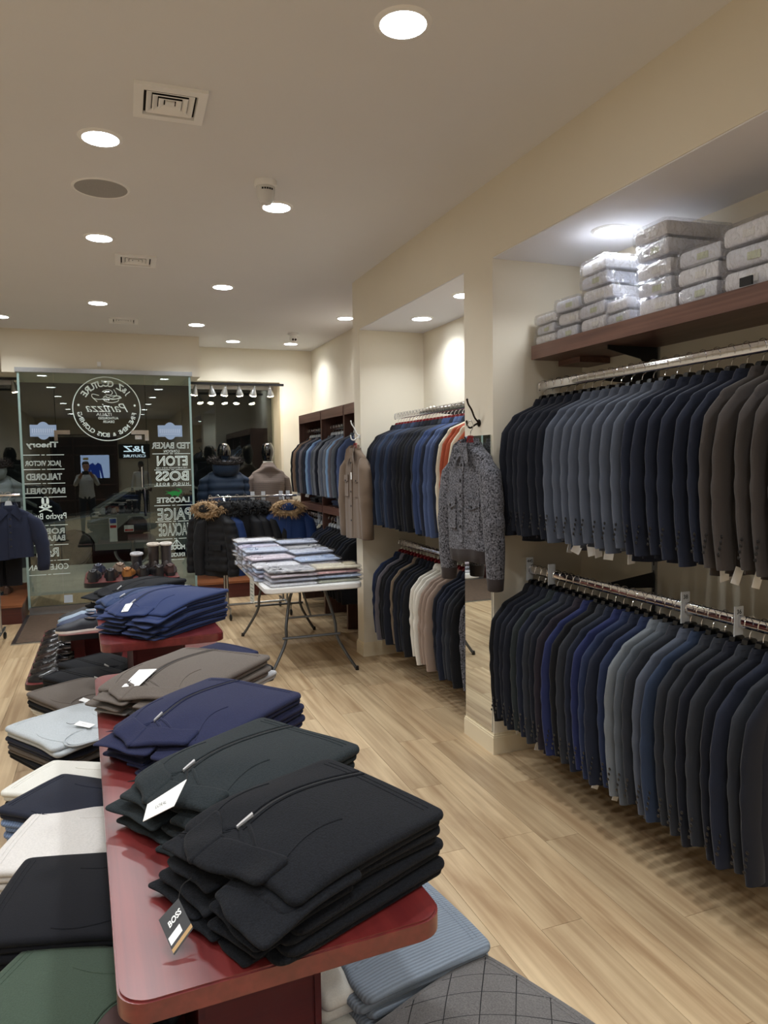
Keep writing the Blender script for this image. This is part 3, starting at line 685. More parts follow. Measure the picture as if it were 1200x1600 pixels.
def garment_set(style, n, seed0):
    """n shape variants of one garment; each is a dict of part name -> mesh"""
    out = []
    for i in range(n):
        sd = seed0 + i * 13; r = np.random.default_rng(sd); d = []
        if style == 'suit':
            L = r.uniform(.80, .845); hw = .226
            d.append(('jacket_body', mkmesh(body_grid(hw, .0205, L, sd), 'jacket_body')))
            for s in (-1, 1):
                d.append(('sleeve', mkmesh(sleeve_grid(s, hw - .016, -.167, .635 + r.uniform(-.02, .02), .067, .0205, sd + s, flare=r.uniform(.015, .045), fwd=-.006), 'sleeve')))
            # collar stand and turned collar round the hanger neck
            a = np.linspace(0, 2 * PI, 20, endpoint=False)
            rows = [[(.052 * k * math.cos(t), .0175 * k * math.sin(t), z) for t in a] for k, z in ((.9, -.078), (1.05, -.074), (1.3, -.094), (1.5, -.118), (1.2, -.122))]
            d.append(('collar', MB().grid(rows, wv=True).mesh('collar', M_PRINT)))
            mb = MB()
            for k in range(4):
                P = sleeve_grid(-1, hw - .012, -.158, .655, .067, .0205, sd - 1)
                mb.lathe([(0, .003), (.006, .002), (.007, 0)], 8, c=(0, 0, 0), M=Matrix.Translation((-(hw + .065 - .004 * k), -.012, -.655 - .158 + .045 + k * .021 + .02)) @ Matrix.Rotation(-PI / 2, 4, 'Y'))
            d.append(('cuff_buttons', mb.mesh('cuff_buttons', M_DARKPL)))
        elif style in ('shirt', 'long'):
            L = r.uniform(.72, .78) + (.13 if style == 'long' else 0); hw = .215 + (.012 if style == 'long' else 0)
            d.append(('shirt_body', mkmesh(body_grid(hw, .017, L, sd, wr=.007, neck=.058, slim=.97), 'shirt_body')))
            for s in (-1, 1):
                d.append(('sleeve', mkmesh(sleeve_grid(s, hw - .014, -.167, (.70 if style == 'long' else .60) + r.uniform(-.03, .03), .058, .018, sd + s, flare=r.uniform(.01, .05), fwd=-.005, wr=.006), 'sleeve')))
            a = np.linspace(0, 2 * PI, 20, endpoint=False)
            rows = [[(.055 * k * math.cos(t), .0165 * k * math.sin(t), z) for t in a] for k, z in ((.8, -.078), (1.05, -.074), (1.3, -.094), (1.42, -.112), (1.1, -.116))]
            d.append(('collar', MB().grid(rows, wv=True).mesh('collar', M_PRINT)))
        elif style == 'short':
            L = r.uniform(.70, .76); hw = .205
            d.append(('shirt_body', mkmesh(body_grid(hw, .02, L, sd, wr=.007, neck=.06, nu=22, nv=24), 'shirt_body')))
            for s in (-1, 1):
                d.append(('sleeve', mkmesh(sleeve_grid(s, hw - .014, -.167, .56, .058, .02, sd + s, flare=.03, nu=14, nv=12), 'sleeve')))
        out.append(d)
    return out
SUITS = garment_set('suit', 6, 100); SHIRTS = garment_set('shirt', 6, 400); FARS = garment_set('short', 4, 700); LONGS = garment_set('long', 6, 550)
tag_me = MB().box(-.022, .022, -.0006, .0006, -.062, 0).mesh('hem_tag', M_TAG, False)
def hang(name, label, cat, group, loc, rz, parts, m, hanger=(HB, HK), trim=None, tags=0, tilt=0., tagx=-.2, hem=-.80):
    t = thing(name, label, cat, loc, (0, tilt, rz), group)
    for n, me in parts:
        link(n, me, t, m=(trim or m) if n == 'collar' else (M_DARKPL if n == 'cuff_buttons' else m))
    h = link('hanger', hanger[0], t); link('hook', hanger[1], h)
    for k in range(tags):
        link('hem_tag', tag_me, t, loc=(tagx + .05 * k, -.024, hem + .012), rot=(.1, random.uniform(-.3, .5), random.uniform(-.4, .4)))
    return t
ORD = ['first', 'second', 'third', 'fourth', 'fifth', 'sixth', 'seventh', 'eighth', 'ninth', 'tenth', 'eleventh', 'twelfth', 'thirteenth', 'fourteenth', 'fifteenth', 'sixteenth',
       'seventeenth', 'eighteenth', 'nineteenth', 'twentieth', 'twenty-first', 'twenty-second', 'twenty-third', 'twenty-fourth', 'twenty-fifth', 'twenty-sixth', 'twenty-seventh', 'twenty-eighth', 'twenty-ninth', 'thirtieth', 'thirty-first', 'thirty-second']
C = dict(black=((22, 23, 27), 'black'), ink=((27, 30, 40), 'black navy'), navy=((32, 37, 52), 'dark navy'), slate=((80, 86, 99), 'slate grey'), brown=((66, 61, 59), 'charcoal brown'),
         char=((44, 47, 54), 'charcoal'), royal=((36, 44, 84), 'royal blue'), blue=((40, 50, 78), 'mid blue'), lgrey=((112, 118, 124), 'light grey'), plum=((40, 36, 44), 'plum charcoal'), steel=((84, 90, 98), 'steel grey'),
         bluesl=((44, 56, 78), 'slate blue'), green=((42, 48, 50), 'green charcoal'), denim=((74, 88, 122), 'denim blue'), denim2=((52, 66, 100), 'dark denim'), cream=((206, 200, 180), 'cream'), orange=((160, 80, 56), 'rust orange'),
         white=((212, 208, 198), 'off white'), taupe=((150, 132, 120), 'taupe'), mauve=((96, 92, 98), 'mauve grey'), khaki=((112, 98, 82), 'khaki'), lblue=((120, 150, 184), 'light blue'), grey=((104, 108, 116), 'mid grey'), tan=((120, 98, 82), 'tan'))
def suit_mat(k): return fabric(C[k][0], .8, .25, .06, 500., 'plain', .12)

def rail(name, label, x, z, y0, y1, wall=XB, posts=(), ends=True):
    """flat oval chrome bar with knife brackets to the wall behind"""
    t = thing(name, label, 'rail', (x, 0, z))
    a = np.linspace(0, 2 * PI, 16, endpoint=False)
    MB().grid([[(.0070 * math.cos(q), y, .0235 * math.sin(q)) for q in a] for y in (y0, y1)], wv=True, cap0=True, cap1=True).build('bar', M_CHROME, t)
    MB().grid([[(.0090 * math.cos(q), y, .0265 * math.sin(q)) for q in a] for y in (y1 - .004, y1 + .008)], wv=True, cap0=True, cap1=True).build('end_cap', M_CHROME, t)
    for y in posts:
        d = wall - x
        MB().prism([(.0, -.028), (.0, -.018), (d - .02, .03), (d - .012, .03), (d - .012, -.05)], y - .002, y + .002, lambda u, v, w: (u, w, v)).build('bracket', M_DARKPL, t, False)
    return t
def stand_strip(x, y, z0, z1, label):
    o = thing('slotted_upright', label, 'upright', (x, y, 0))
    MB().box(-.012, 0, -.014, .014, z0, z1).build('channel', M_STEEL, o, False)
    mb = MB()
    for z in np.arange(z0 + .04, z1 - .02, .05): mb.box(-.0126, -.012, -.003, .003, z, z + .025)
    mb.build('slots', M_DARKPL, o, False, kind='stuff')

# ---- near alcove: two rails of suit jackets
stand_strip(XB, 2.93, .25, 2.26, 'slotted steel wall upright behind the suit jackets, below the left end of the shirt shelf')
stand_strip(XB, 1.75, .25, 2.26, 'slotted steel wall upright behind the suit jackets near the right edge of the photo')
UR = (2.276, 2.098); LR = (2.196, 1.075)
rail('hanging_rail', 'upper chrome rail of the near alcove holding the suit jackets under the shelf', UR[0], UR[1], .6, 3.50, posts=(2.93, 1.75))
rail('hanging_rail', 'lower chrome rail of the near alcove holding the second row of suit jackets', LR[0], LR[1], .6, 3.50, posts=(2.93, 1.75))
def place_row(keys, ys, x, z, what, where, group, parts_set, mats, name, cat, hanger=(HB, HK), tags=(), hem=-.81, yawf=None, trimf=None, lean=0.):
    n = len(keys)
    for i, (k, y) in enumerate(zip(keys, ys)):
        label = f'{C[k][1]} {what}, {ORD[i]} from the left on {where}'
        yaw = (yawf(i) if yawf else random.uniform(-.05, .05))
        hang(name, label, cat, group, (x, y, z), yaw, parts_set[(i * 5 + 2) % len(parts_set)], mats(k), hanger if not callable(hanger) else hanger(i), tags=1 if i in tags else 0, tilt=random.uniform(-.012, .012) + lean, hem=hem, trim=trimf(i) if trimf else None)
keys_u = ['ink'] * 6 + ['slate'] * 8 + ['navy'] * 6 + ['brown'] * 6
hx = [850, 863, 875, 888, 901, 914, 928, 943, 959, 977, 992, 1009, 1027, 1045, 1062, 1083, 1103, 1123, 1148, 1169, 1193]
ys = [atx(px, 604 - .195 * (px - 843), UR[0])[1] for px in hx]
ys = [ys[0] + (ys[-1] - ys[0]) * k / 20 for k in range(21)]
st = (ys[-1] - ys[0]) / 20
ys = ys + [ys[-1] + st * (k + 1) for k in range(5)]
place_row(keys_u, ys, *UR, 'suit jacket', 'the upper rail of the near alcove', 'suit jackets on the upper rail of the near alcove', SUITS, suit_mat, 'suit_jacket', 'jacket', tags=(7, 8, 9, 10, 11, 13, 20, 21, 22, 23, 24), yawf=lambda i: random.uniform(-.018, .018) + .05)
keys_l = ['black', 'ink', 'ink', 'ink', 'green', 'navy', 'char', 'ink', 'plum', 'royal', 'black', 'char', 'navy', 'royal', 'blue', 'navy', 'blue', 'lgrey', 'steel', 'char', 'slate', 'bluesl', 'char', 'char', 'ink', 'char', 'ink', 'navy', 'char', 'ink']
y0 = 3.44; ysl = [y0 - .0585 * k for k in range(len(keys_l))]
place_row(keys_l, ysl, *LR, 'suit jacket', 'the lower rail of the near alcove', 'suit jackets on the lower rail of the near alcove', SUITS, suit_mat, 'suit_jacket', 'jacket', tags=(1, 2, 6, 14, 16), yawf=lambda i: random.uniform(-.018, .018) + .06)
# size dividers slipped over the rails
def divider(txt, loc, label):
    o = thing('size_divider', label, 'size marker', loc)
    MB().box(-.022, .022, -.002, .002, -.075, .055).build('plate', plain('divider_plastic', (206, 210, 214), .3), o, False)
    if txt:
        V, F = text_mesh(txt, None, .018, bold=.02, mirror=False)
        MB().add(np.stack([V[:, 0], np.full(len(V), -.0026), V[:, 1] + .035], 1), F).build('number', M_PRINT, o, False)
divider('44S', (LR[0], 3.475, LR[1] + .01), 'white size marker reading 44S at the left end of the lower rail')
divider('', (LR[0], 3.26, LR[1] + .0), 'blank white size marker second from the left end of the lower rail')
divider('38', (LR[0], 2.30, LR[1] + .01), 'white size marker reading 38 midway along the lower rail')
divider('36', (LR[0], 2.03, LR[1] + .0), 'white size marker near the right end of the lower rail')

# ---- far alcove: casual shirts and jackets on red hangers
stand_strip(XB, 4.85, .25, 2.28, 'slotted steel wall upright above the rail in the far alcove')
UR2 = (2.29, 2.064); LR2 = (2.29, 1.0)
rail('hanging_rail', 'upper chrome rail of the far alcove with shirts on red hangers', UR2[0], UR2[1], 3.93, 5.72, posts=(4.85,))
rail('hanging_rail', 'lower chrome rail of the far alcove with dark and pale jackets', LR2[0], LR2[1], 3.93, 5.66, posts=(4.85,))
keys_u2 = ['black', 'ink', 'navy', 'navy', 'bluesl', 'navy', 'navy', 'bluesl', 'navy', 'ink', 'ink', 'black', 'black', 'ink', 'black', 'char', 'denim2', 'denim2', 'navy', 'denim', 'denim', 'navy', 'cream', 'orange', 'orange', 'cream', 'orange']
def casual(k):
    if k in ('denim', 'denim2'): return fabric(C[k][0], .9, .5, .18, 300., 'denim', .1)
    return fabric(C[k][0], .88, .35, .07, 400., 'plain', .15)
ysu = [5.66 - .0625 * k for k in range(len(keys_u2))]
place_row(keys_u2, ysu, *UR2, 'casual shirt', 'the upper rail of the far alcove', 'casual shirts on the upper rail of the far alcove', LONGS, casual, 'casual_shirt', 'shirt', hanger=(HR, HKR), yawf=lambda i: random.uniform(-.022, .022) + .05)
keys_l2 = ['blue', 'navy', 'mauve', 'black', 'black', 'ink', 'khaki', 'black', 'ink', 'black', 'ink', 'black', 'white', 'white', 'white', 'taupe', 'taupe', 'taupe', 'ink', 'navy', 'navy', 'char', 'char', 'black']
ysl2 = [5.62 - .066 * k for k in range(len(keys_l2))]
place_row(keys_l2, ysl2, *LR2, 'light jacket', 'the lower rail of the far alcove', 'light jackets on the lower rail of the far alcove', SHIRTS, casual, 'casual_jacket', 'jacket', hanger=(HR, HKR), yawf=lambda i: random.uniform(-.022, .022) + .05)
M_TWEED = fabric((92, 92, 98), .95, .9, 1.0, 110., 'salt', .1)
for i, y in enumerate((4.02, 3.955)):
    hang('tweed_jacket', ('left', 'right')[i] + ' grey tweed jacket at the right end of the far alcove lower rail', 'jacket', 'grey tweed jackets on the lower rail', (LR2[0], y, LR2[1]), .05, SHIRTS[i + 1], M_TWEED, (HR, HKR))
# ------------------------------------------------------------------ mahogany display tables with folded knitwear
TROT = math.radians(2.0)          # the tables stand a touch off the room's axis
def slab(w, l, t, r): return MB().prism(rrect(w, l, r, 8), -t, 0)
def gondola(label, cx, y0, y1, top_y0, top_y1, tz=.50, zt=.95):
    """round-cornered top board on a pedestal over a wider lower deck"""
    t = thing('display_table', label, 'table', (cx, (y0 + y1) / 2, 0), (0, 0, TROT))
    ym = (y0 + y1) / 2; l = top_y1 - top_y0; yo = (top_y0 + top_y1) / 2 - ym
    def board(nm, w, l, yo, z, th, r, xo=0):
        mb = MB()
        for k, (z0, z1, d) in enumerate(((-th, -th + .003, .003), (-th + .003, -.003, 0), (-.003, 0, .003))): mb.prism(rrect(w - 2 * d, l - 2 * d, r, 8, xo, yo), z + z0, z + z1)
        return mb.build(nm, M_MAHOG, t, True, 30)
    board('top_board', .51, l, yo, zt, .036, .045)
    board('lower_board', 1.0, y1 - y0, 0, tz, .036, .05)
    MB().box(-.112, .112, yo - l / 2 + .27, yo + l / 2 - .27, tz, zt - .036).build('pedestal', M_MAHOGX, t, False)
    MB().box(-.116, -.104, yo - l / 2 + .262, yo - l / 2 + .28, tz, zt - .036).build('corner_strip', M_MAHOGX, t, False); MB().box(.104, .116, yo - l / 2 + .262, yo - l / 2 + .28, tz, zt - .036).build('corner_strip', M_MAHOGX, t, False)
    MB().box(-.38, .38, -(y1 - y0) / 2 + .12, (y1 - y0) / 2 - .12, 0.0, tz - .036).build('base', M_MAHOGX, t, False)
    return t
gondola('near dark red mahogany two-tier table under the black and navy half-zips', .211, .80, 2.74, 1.02, 2.72)
gondola('second dark red mahogany two-tier table under the far blue sweaters', .175, 3.06, 4.36, 3.17, 4.30)

def stack(center, ang, z0, items, droop=.35, dome=.012, seed=1, nx=40, fine=1):
    """folded garments piled up. local x runs from the neck end (-) to the folded hem end (+)"""
    z = 0.0; H = sum(i.get('t', .03) for i in items)
    M = Matrix.Translation((center[0], center[1], z0)) @ Matrix.Rotation(math.radians(ang), 4, 'Z')
    Mi = np.array(M)
    for gi, it in enumerate(items):
        L, Wd, t = it.get('L', .36), it.get('W', .33), it.get('t', .03)
        sd = seed * 31 + gi; r = np.random.default_rng(sd)
        dx, dy = it.get('dx', r.uniform(-.008, .008)), it.get('dy', r.uniform(-.008, .008)); da = math.radians(it.get('da', r.uniform(-3, 3)))
        mess = it.get('mess', .009); top = gi == len(items) - 1
        ca, sa = math.cos(da), math.sin(da)
        F0, G0, F1, G1 = (field(seed * 57 + gi + q // 2, 6, (.5, 1.6)[q % 2], (1.7, 3.6)[q % 2]) for q in range(4))
        k0 = 0. if gi == 0 else 1.
        def warp(P, zb=z):
            """stack-wide drape: one continuous deformation, so that neighbouring layers never cross"""
            P = np.asarray(P, float); x = P[..., 0] * ca - P[..., 1] * sa + dx; y = P[..., 0] * sa + P[..., 1] * ca + dy; zz = P[..., 2]
            e = smooth01((-x / .36) + .12)                       # 1 towards the neck end
            g = 1 - droop * e ** 1.5
            u, v = x / .40, y / .34
            dm = dome * (1 - np.clip((2 * v) ** 2, 0, 1.4)) * (1 - np.clip((2 * u) ** 2, 0, 1.4))
            side = -.011 * np.clip(np.abs(v) * 2 - .55, 0, 1) ** 1.5
            s_ = np.clip(zz / t, 0, 1.3)
            wv = (.0042 * F0(u, v) + mess * e * G0(u, v)) * k0 * (1 - s_) + (.0042 * F1(u, v) + mess * e * G1(u, v)) * s_
            f = np.clip((zb + zz) / max(H, .03), 0, 1.1)
            zo = (zb + zz) * g + f * (dm + side) + wv * min(1, (zb + t) / .05) * .9
            x = x + .010 * e * G1(v * 1.3, u + zb * 9) ; y = y + .010 * e * F1(v + 3, u * 1.5 + zb * 12)
            return np.stack([x, y, np.maximum(zo, .0006)], -1)
        root = thing('folded_' + it.get('kind', 'sweater'), it['label'], it.get('cat', it.get('kind', 'sweater')), tuple(M @ Vector((0, 0, z)))[:3], (0, 0, math.radians(ang)), it.get('group'))
        off = np.array([0, 0, z])
        m = it['m']
        body = MB()
        def fold(x0, x1, y0, y1, za, zb, skew=0., rc=.022):
            """one rounded folded layer between heights za and zb"""
            th = zb - za; n = nx; xs = np.linspace(0, 1, n); xs = .5 - .5 * np.cos(PI * xs) * (.6 + .4 * np.abs(np.cos(PI * xs)))
            ph = np.concatenate([np.linspace(-1, 1, 14 * fine + 8)])
            rows = []
            rr = min(th / 2, .02)
            for u in xs:
                X = x0 + (x1 - x0) * u; d = min(X - x0, x1 - X); dd = np.clip(1 - d / rr, 0, 1); p = math.sqrt(max(1 - dd * dd, 0)) * .96 + .04
                c = np.clip(1 - d / rc, 0, 1); sh = rc * (1 - math.sqrt(max(1 - c * c, 0)))
                ya, yb = y0 + sh, y1 - sh
                q = rr
                nt = len(ph)
                yt = ya + q + (yb - ya - 2 * q) * (ph + 1) / 2
                zc = (za + zb) / 2
                a1 = np.linspace(PI / 2, -PI / 2, 7)[1:-1]
                ring = [(X + skew * (y - (y0 + y1) / 2), y, zc + p * th / 2) for y in yt]
                ring += [(X + skew * (yb - (y0 + y1) / 2), yb - q + q * math.cos(a), zc + p * th / 2 * math.sin(a)) for a in a1]
                ring += [(X + skew * (y - (y0 + y1) / 2), y, zc - p * th / 2) for y in yt[::-1]]
                ring += [(X + skew * (ya - (y0 + y1) / 2), ya + q - q * math.cos(a), zc - p * th / 2 * math.sin(a)) for a in a1]
                rows.append(ring)
            return warp(np.array(rows)) - off
        h = t * .94
        # the lower fold carries the back and tucked sleeves, the upper fold the front panel
        body.grid(fold(-L / 2 + .02, L / 2 - r.uniform(0, .008), -Wd / 2 + .006, Wd / 2 - .004, .001, h * .53), wv=True, cap0=True, cap1=True)
        body.grid(fold(-L / 2 + .035, L / 2, -Wd / 2, Wd / 2, h * .49, h, r.uniform(-.04, .04)), wv=True, cap0=True, cap1=True)
        body.build('body', m, root, True, 75)
        neck = it.get('neck', 'zip')
        if it.get('sleeves', True):
            for k in range(it.get('ns', 2)):
                s = MB(); w = r.uniform(.12, .17); yc = (-.24 + .48 * k / max(1, it.get('ns', 2) - 1) + r.uniform(-.07, .07)) * Wd
                P = fold(-L / 2 - r.uniform(.0, .028), -L / 2 + .17, yc - w / 2, yc + w / 2, .003 + h * .3 * k, h * .42 + h * .3 * k, r.uniform(-.08, .08), .010)
                s.grid(P, wv=True, cap0=True, cap1=True); s.build('sleeve', m, root, True, 75)
        def surf(xy, lift=.0): return warp(np.array([(x, y, h + lift) for x, y in xy])) - off
        if neck in ('zip', 'crew', 'polo') and (top or it.get('showneck')):
            yc = it.get('ny', .15) * Wd; xn = -L / 2 + .05
            a = np.linspace(0, 2 * PI, 25)
            if neck == 'zip':
                # collapsed stand collar lying flat across the neck end, its two ends meeting at the zip
                for k, (xa, xb, ya, yb, za, zb, sk_) in enumerate(((.004, .064, -.150, .016, -.16, .24, -.22), (.0, .070, -.004, .085, -.12, .30, .40))):
                    MB().grid(fold(-L / 2 + xa, -L / 2 + xb, yc + ya, yc + yb, h + za * t, h + zb * t, sk_ , .014), wv=True, cap0=True, cap1=True).build('collar', m, root, True, 75)
                for k in range(4):      # soft creases running from the zip end to the neck
                    y0_ = yc + (-.11, -.075, .06, .10)[k]; MB().tube(surf([(xn + .06 - .012 * k - (q * .052), yc + .01 + (y0_ - yc) * q ** 1.3) for q in np.linspace(0, 1, 9)], -.0012), .0045 * np.sin(np.linspace(.5, PI - .1, 9)), 6).build('crease', m, root)
                xe = L / 2 - .012; ln = it.get('zlen', xe)
                pts = [(xn + .03 + (ln - xn - .03) * q, yc + .018 * math.sin(q * 3.0) - .0) for q in np.linspace(0, 1, 22)]
                for o in (-.008, .008): MB().tube(surf([(x, y + o) for x, y in pts], .0006), .0024, 6).build('placket_edge', m, root)
                MB().tube(surf(pts, .0002), .0022, 5).build('zip_tape', it.get('ztm', M_PRINT), root)
                z3 = surf([(xn + .028, yc), (xn + .062, yc + .004)], .0075)
                q = MB().tube([z3[0], z3[0] * .6 + z3[1] * .4, z3[1]], [.0035, .0045, .0050], 6, .5).build('zip_pull', M_PULL, root)
            elif neck == 'crew':
                for rr_, tr in ((1, .0032), (.86, .0024)):
                    ring = surf([(xn - .01 + .05 * rr_ * math.cos(q), yc + .085 * rr_ * math.sin(q)) for q in a], .0006); MB().tube(ring, tr, 8).build('neck_rib', it.get('nm', m), root)
                MB().grid([surf([(xn - .01 + .043 * k * math.cos(q), yc + .072 * k * math.sin(q)) for q in a[:-1]], .0016) for k in (.2, 1)], wv=True, cap0=True).build('neck_lining', it.get('lm', m), root)
            elif neck == 'polo':
                for sgn in (-1, 1):
                    P = np.array([surf([(xn - .03 + .07 * u_, yc + sgn * (.012 + .065 * v_ - .03 * u_ * v_)) for u_ in np.linspace(0, 1, 6)], .004 + .007 * math.sin(v_ * PI)) for v_ in np.linspace(0, 1, 6)])
                    MB().grid(P).build('collar_leaf', m, root)
                for k in range(3): MB().lathe([(0, .003), (.005, .002), (.0055, 0)], 10, c=surf([(xn + .06 + .045 * k, yc)], .001)[0]).build('button', it.get('bm', M_PRINT), root)
        if it.get('seams', top):
            for yy in it.get('seam_y', (-.30, .34)):
                pts = [(-L / 2 + .05 + .16 * q, (yy + .10 * math.sin(q * 2.2)) * Wd) for q in np.linspace(0, 1, 14)]
                MB().tube(surf(pts, .0002), .0016, 5).build('seam', m, root)
        if it.get('quilt'):
            for q_ in range(-3, 4):
                for sg in (-1, 1):
                    pts = [(-L / 2 + .02 + (L - .04) * w_, (q_ * .26 + sg * (w_ - .5) * .8) * Wd) for w_ in np.linspace(0, 1, 22)]; pts = [p_ for p_ in pts if abs(p_[1]) < Wd / 2 - .015]
                    if len(pts) > 3: MB().tube(surf(pts, -.0004), .0013, 5).build('quilt_stitch', M_PRINT, root)
        if it.get('rib', top):
            for q in (.012, .024): MB().tube(surf([(L / 2 - .01 - q, y) for y in np.linspace(-Wd / 2 + .03, Wd / 2 - .03, 16)], .0002), .0011, 5).build('hem_seam', m, root)
        tg = it.get('tag')
        if tg:
            w_, h_, x_, y_, an = tg['w'], tg['h'], tg['x'], tg['y'], math.radians(tg.get('a', 0)); c_, s_ = math.cos(an), math.sin(an)
            rect = [(x_ + c_ * p - s_ * q, y_ + s_ * p + c_ * q) for p, q in ((-w_ / 2, -h_ / 2), (w_ / 2, -h_ / 2), (w_ / 2, h_ / 2), (-w_ / 2, h_ / 2))]
            P = surf(rect, tg.get('lift', .006)) if 'px' not in tg else np.array([np.linalg.inv(np.array(root.matrix_basis)) @ np.append(atz(a_, b_, c_2), 1) for a_, b_, c_2 in tg['px']])[:, :3]; V = np.concatenate([P, P + np.array([0, 0, .0014])])
            tn_ = np.cross(P[1] - P[0], P[3] - P[0]); tn_ = tn_ / np.linalg.norm(tn_) * (1 if tn_[2] > 0 else -1); V[4:] = P + tn_ * .0014
            q = MB().add(V, [(0, 3, 2, 1), (4, 5, 6, 7), (0, 1, 5, 4), (1, 2, 6, 5), (2, 3, 7, 6), (3, 0, 4, 7)]).build('swing_tag', tg.get('m', M_TAG), root, False)
            def onto(mb, xf0, yf0, xf1, yf1, lf=.0022):
                R = [P[0] + (P[1] - P[0]) * a_ + (P[3] - P[0]) * b_ + tn_ * lf for a_, b_ in ((xf0, yf0), (xf1, yf0), (xf1, yf1), (xf0, yf1))]
                mb.add(np.array(R), [(0, 1, 2, 3)])
            if tg.get('txt'):
                V2, F2 = text_mesh(tg['txt'], tg.get('tw', .6), None, bold=tg.get('bold', 0), mirror=False)
                ex, ey = (P[1] - P[0]), (P[3] - P[0])
                px_, py_ = tg.get('tp', (.5, .5)); asp = np.linalg.norm(ex) / np.linalg.norm(ey)
                T = P[0] + np.outer(px_ + V2[:, 0], ex) + np.outer(py_ + V2[:, 1] * asp, ey) + tn_ * .0026
                MB().add(T, F2).build('tag_print', tg.get('pm', M_PRINT), q, False)
            for f_, mm in tg.get('bars', ()):
                mb = MB(); onto(mb, *f_); mb.build('tag_patch', mm, q, False)
            st_ = np.array([P[2], P[2] + (.012, .010, .012), P[2] + (.030, .012, .016)]) if 'px' in tg else surf([(x_ - c_ * w_ * .45, y_ - s_ * w_ * .45), (x_ - c_ * w_ * .5 + .01, y_ - s_ * w_ * .5 + .02), (x_ - c_ * w_ * .5 + .03, y_ - s_ * w_ * .5 + .025)], .012)
            MB().tube(spline(st_, 10), .0009, 5).build('tag_cord', M_DARKPL, root)
        z += t
    return z

F_BLK = fabric((18, 20, 25), .95, 1.0, .5, 330., 'plain', .04); F_DKG = fabric((33, 39, 42), .95, 1.0, .3, 330., 'plain', .06)
F_NAV = fabric((32, 36, 64), .95, .7, .15, 330., 'plain', .08); F_NAV2 = fabric((36, 50, 90), .95, .6, .12, 330., 'plain', .15); F_NAV3 = fabric((42, 58, 92), .95, .6, .12, 330., 'plain', .15)
F_BRN = fabric((90, 82, 76), .95, .7, .16, 330., 'plain', .2); F_GRY = fabric((176, 182, 186), .95, .6, .10, 260., 'plain', .15); F_LG = fabric((158, 158, 160), .95, .6, .1, 300., 'plain', .15)
F_WHT = fabric((216, 214, 206), .92, .5, .05, 300., 'plain', .1); F_CRM = fabric((208, 204, 200), .95, .8, .06, 200., 'plain', .15); F_INK = fabric((30, 34, 48), .95, .6, .12, 330., 'plain', .12)
F_GRN = fabric((62, 76, 64), .95, .6, .12, 330., 'plain', .15); F_JN = fabric((112, 132, 166), .9, .6, .2, 300., 'denim', .1); F_BLU = fabric((120, 130, 142), .95, 1.2, .16, 330., 'rib', .15)
F_QLT = fabric((98, 95, 94), .95, .7, .25, 300., 'plain', .15); F_BK2 = fabric((23, 24, 29), .95, .6, .12, 330., 'plain', .05)
M_PULL = plain('zip_metal', (214, 214, 216), .35, .5)
M_GOLD = plain('tag_gold', (176, 140, 90), .4); M_TAGB = plain('tag_black', (34, 34, 36), .5); M_WINE = plain('wine_lining', (64, 40, 38), .7)

# --- near table, upper board
boss = dict(px=((272, 1493, .958), (302, 1451, .978), (279, 1404, 1.006), (248, 1438, .990)), w=.105, h=.062, x=-.235, y=.0, a=-66, lift=.02, m=M_TAGB, txt='BOSS', tw=.62, bold=.03, tp=(.55, .64), pm=M_TAG, bars=(((.04, .22, .62, .42), M_TAG), ((.0, .04, 1, .14), M_GOLD)))
g = 'black half-zip sweaters stacked at the front of the near table'
stack((.295, 1.205), 23, .95, [dict(label='black half-zip sweater, bottom of the front stack on the near table', m=F_BLK, L=.39, W=.33, t=.029, dx=.012, group=g, ns=3),
    dict(label='black half-zip sweater, second from the bottom of the front black stack', m=F_BLK, L=.38, W=.33, t=.031, dx=.016, group=g, tag=boss, seams=False),
    dict(label='black half-zip sweater, third from the bottom of the front black stack', m=F_BLK, L=.38, W=.32, t=.031, dx=.014, group=g),
    dict(label='black half-zip sweater on top of the front stack, silver zip pull showing', m=F_BLK, L=.38, W=.34, t=.034, dx=.012, ny=.14, group=g)], droop=.42, seed=3, nx=64, fine=2)
g = 'dark green-grey half-zip sweaters on the near table'
lk = dict(px=((224, 1284, 1.022), (272, 1260, 1.062), (292, 1218, 1.076), (231, 1257, 1.045)), w=.10, h=.055, x=-.20, y=-.085, a=28, lift=.012, txt='LORAL', tw=.36, tp=(.55, .5))
stack((.245, 1.545), 33, .95, [dict(label='dark green-grey half-zip sweater, bottom of the second stack', m=F_DKG, L=.41, W=.33, t=.036, group=g),
    dict(label='dark green-grey half-zip sweater, middle of the second stack', m=F_DKG, L=.41, W=.32, t=.036, group=g),
    dict(label='dark green-grey half-zip sweater on top of the second stack with a white tag', m=F_DKG, L=.41, W=.33, t=.036, tag=lk, group=g)], droop=.40, seed=11, nx=56, fine=2)
g = 'navy half-zip sweaters on the near table'
stack((.222, 1.94), 40, .95, [dict(label='navy half-zip sweater, bottom of the navy stack on the near table', m=F_NAV, L=.44, W=.34, t=.034, group=g, ns=3),
    dict(label='navy half-zip sweater, second from the bottom of the near navy stack', m=F_NAV, L=.43, W=.34, t=.034, group=g, showneck=True, ny=-.25),
    dict(label='navy half-zip sweater on top of the near table navy stack', m=F_NAV, L=.43, W=.35, t=.036, group=g)], droop=.40, seed=17, nx=56, fine=2)
g = 'brown-grey sweaters at the far end of the near table'
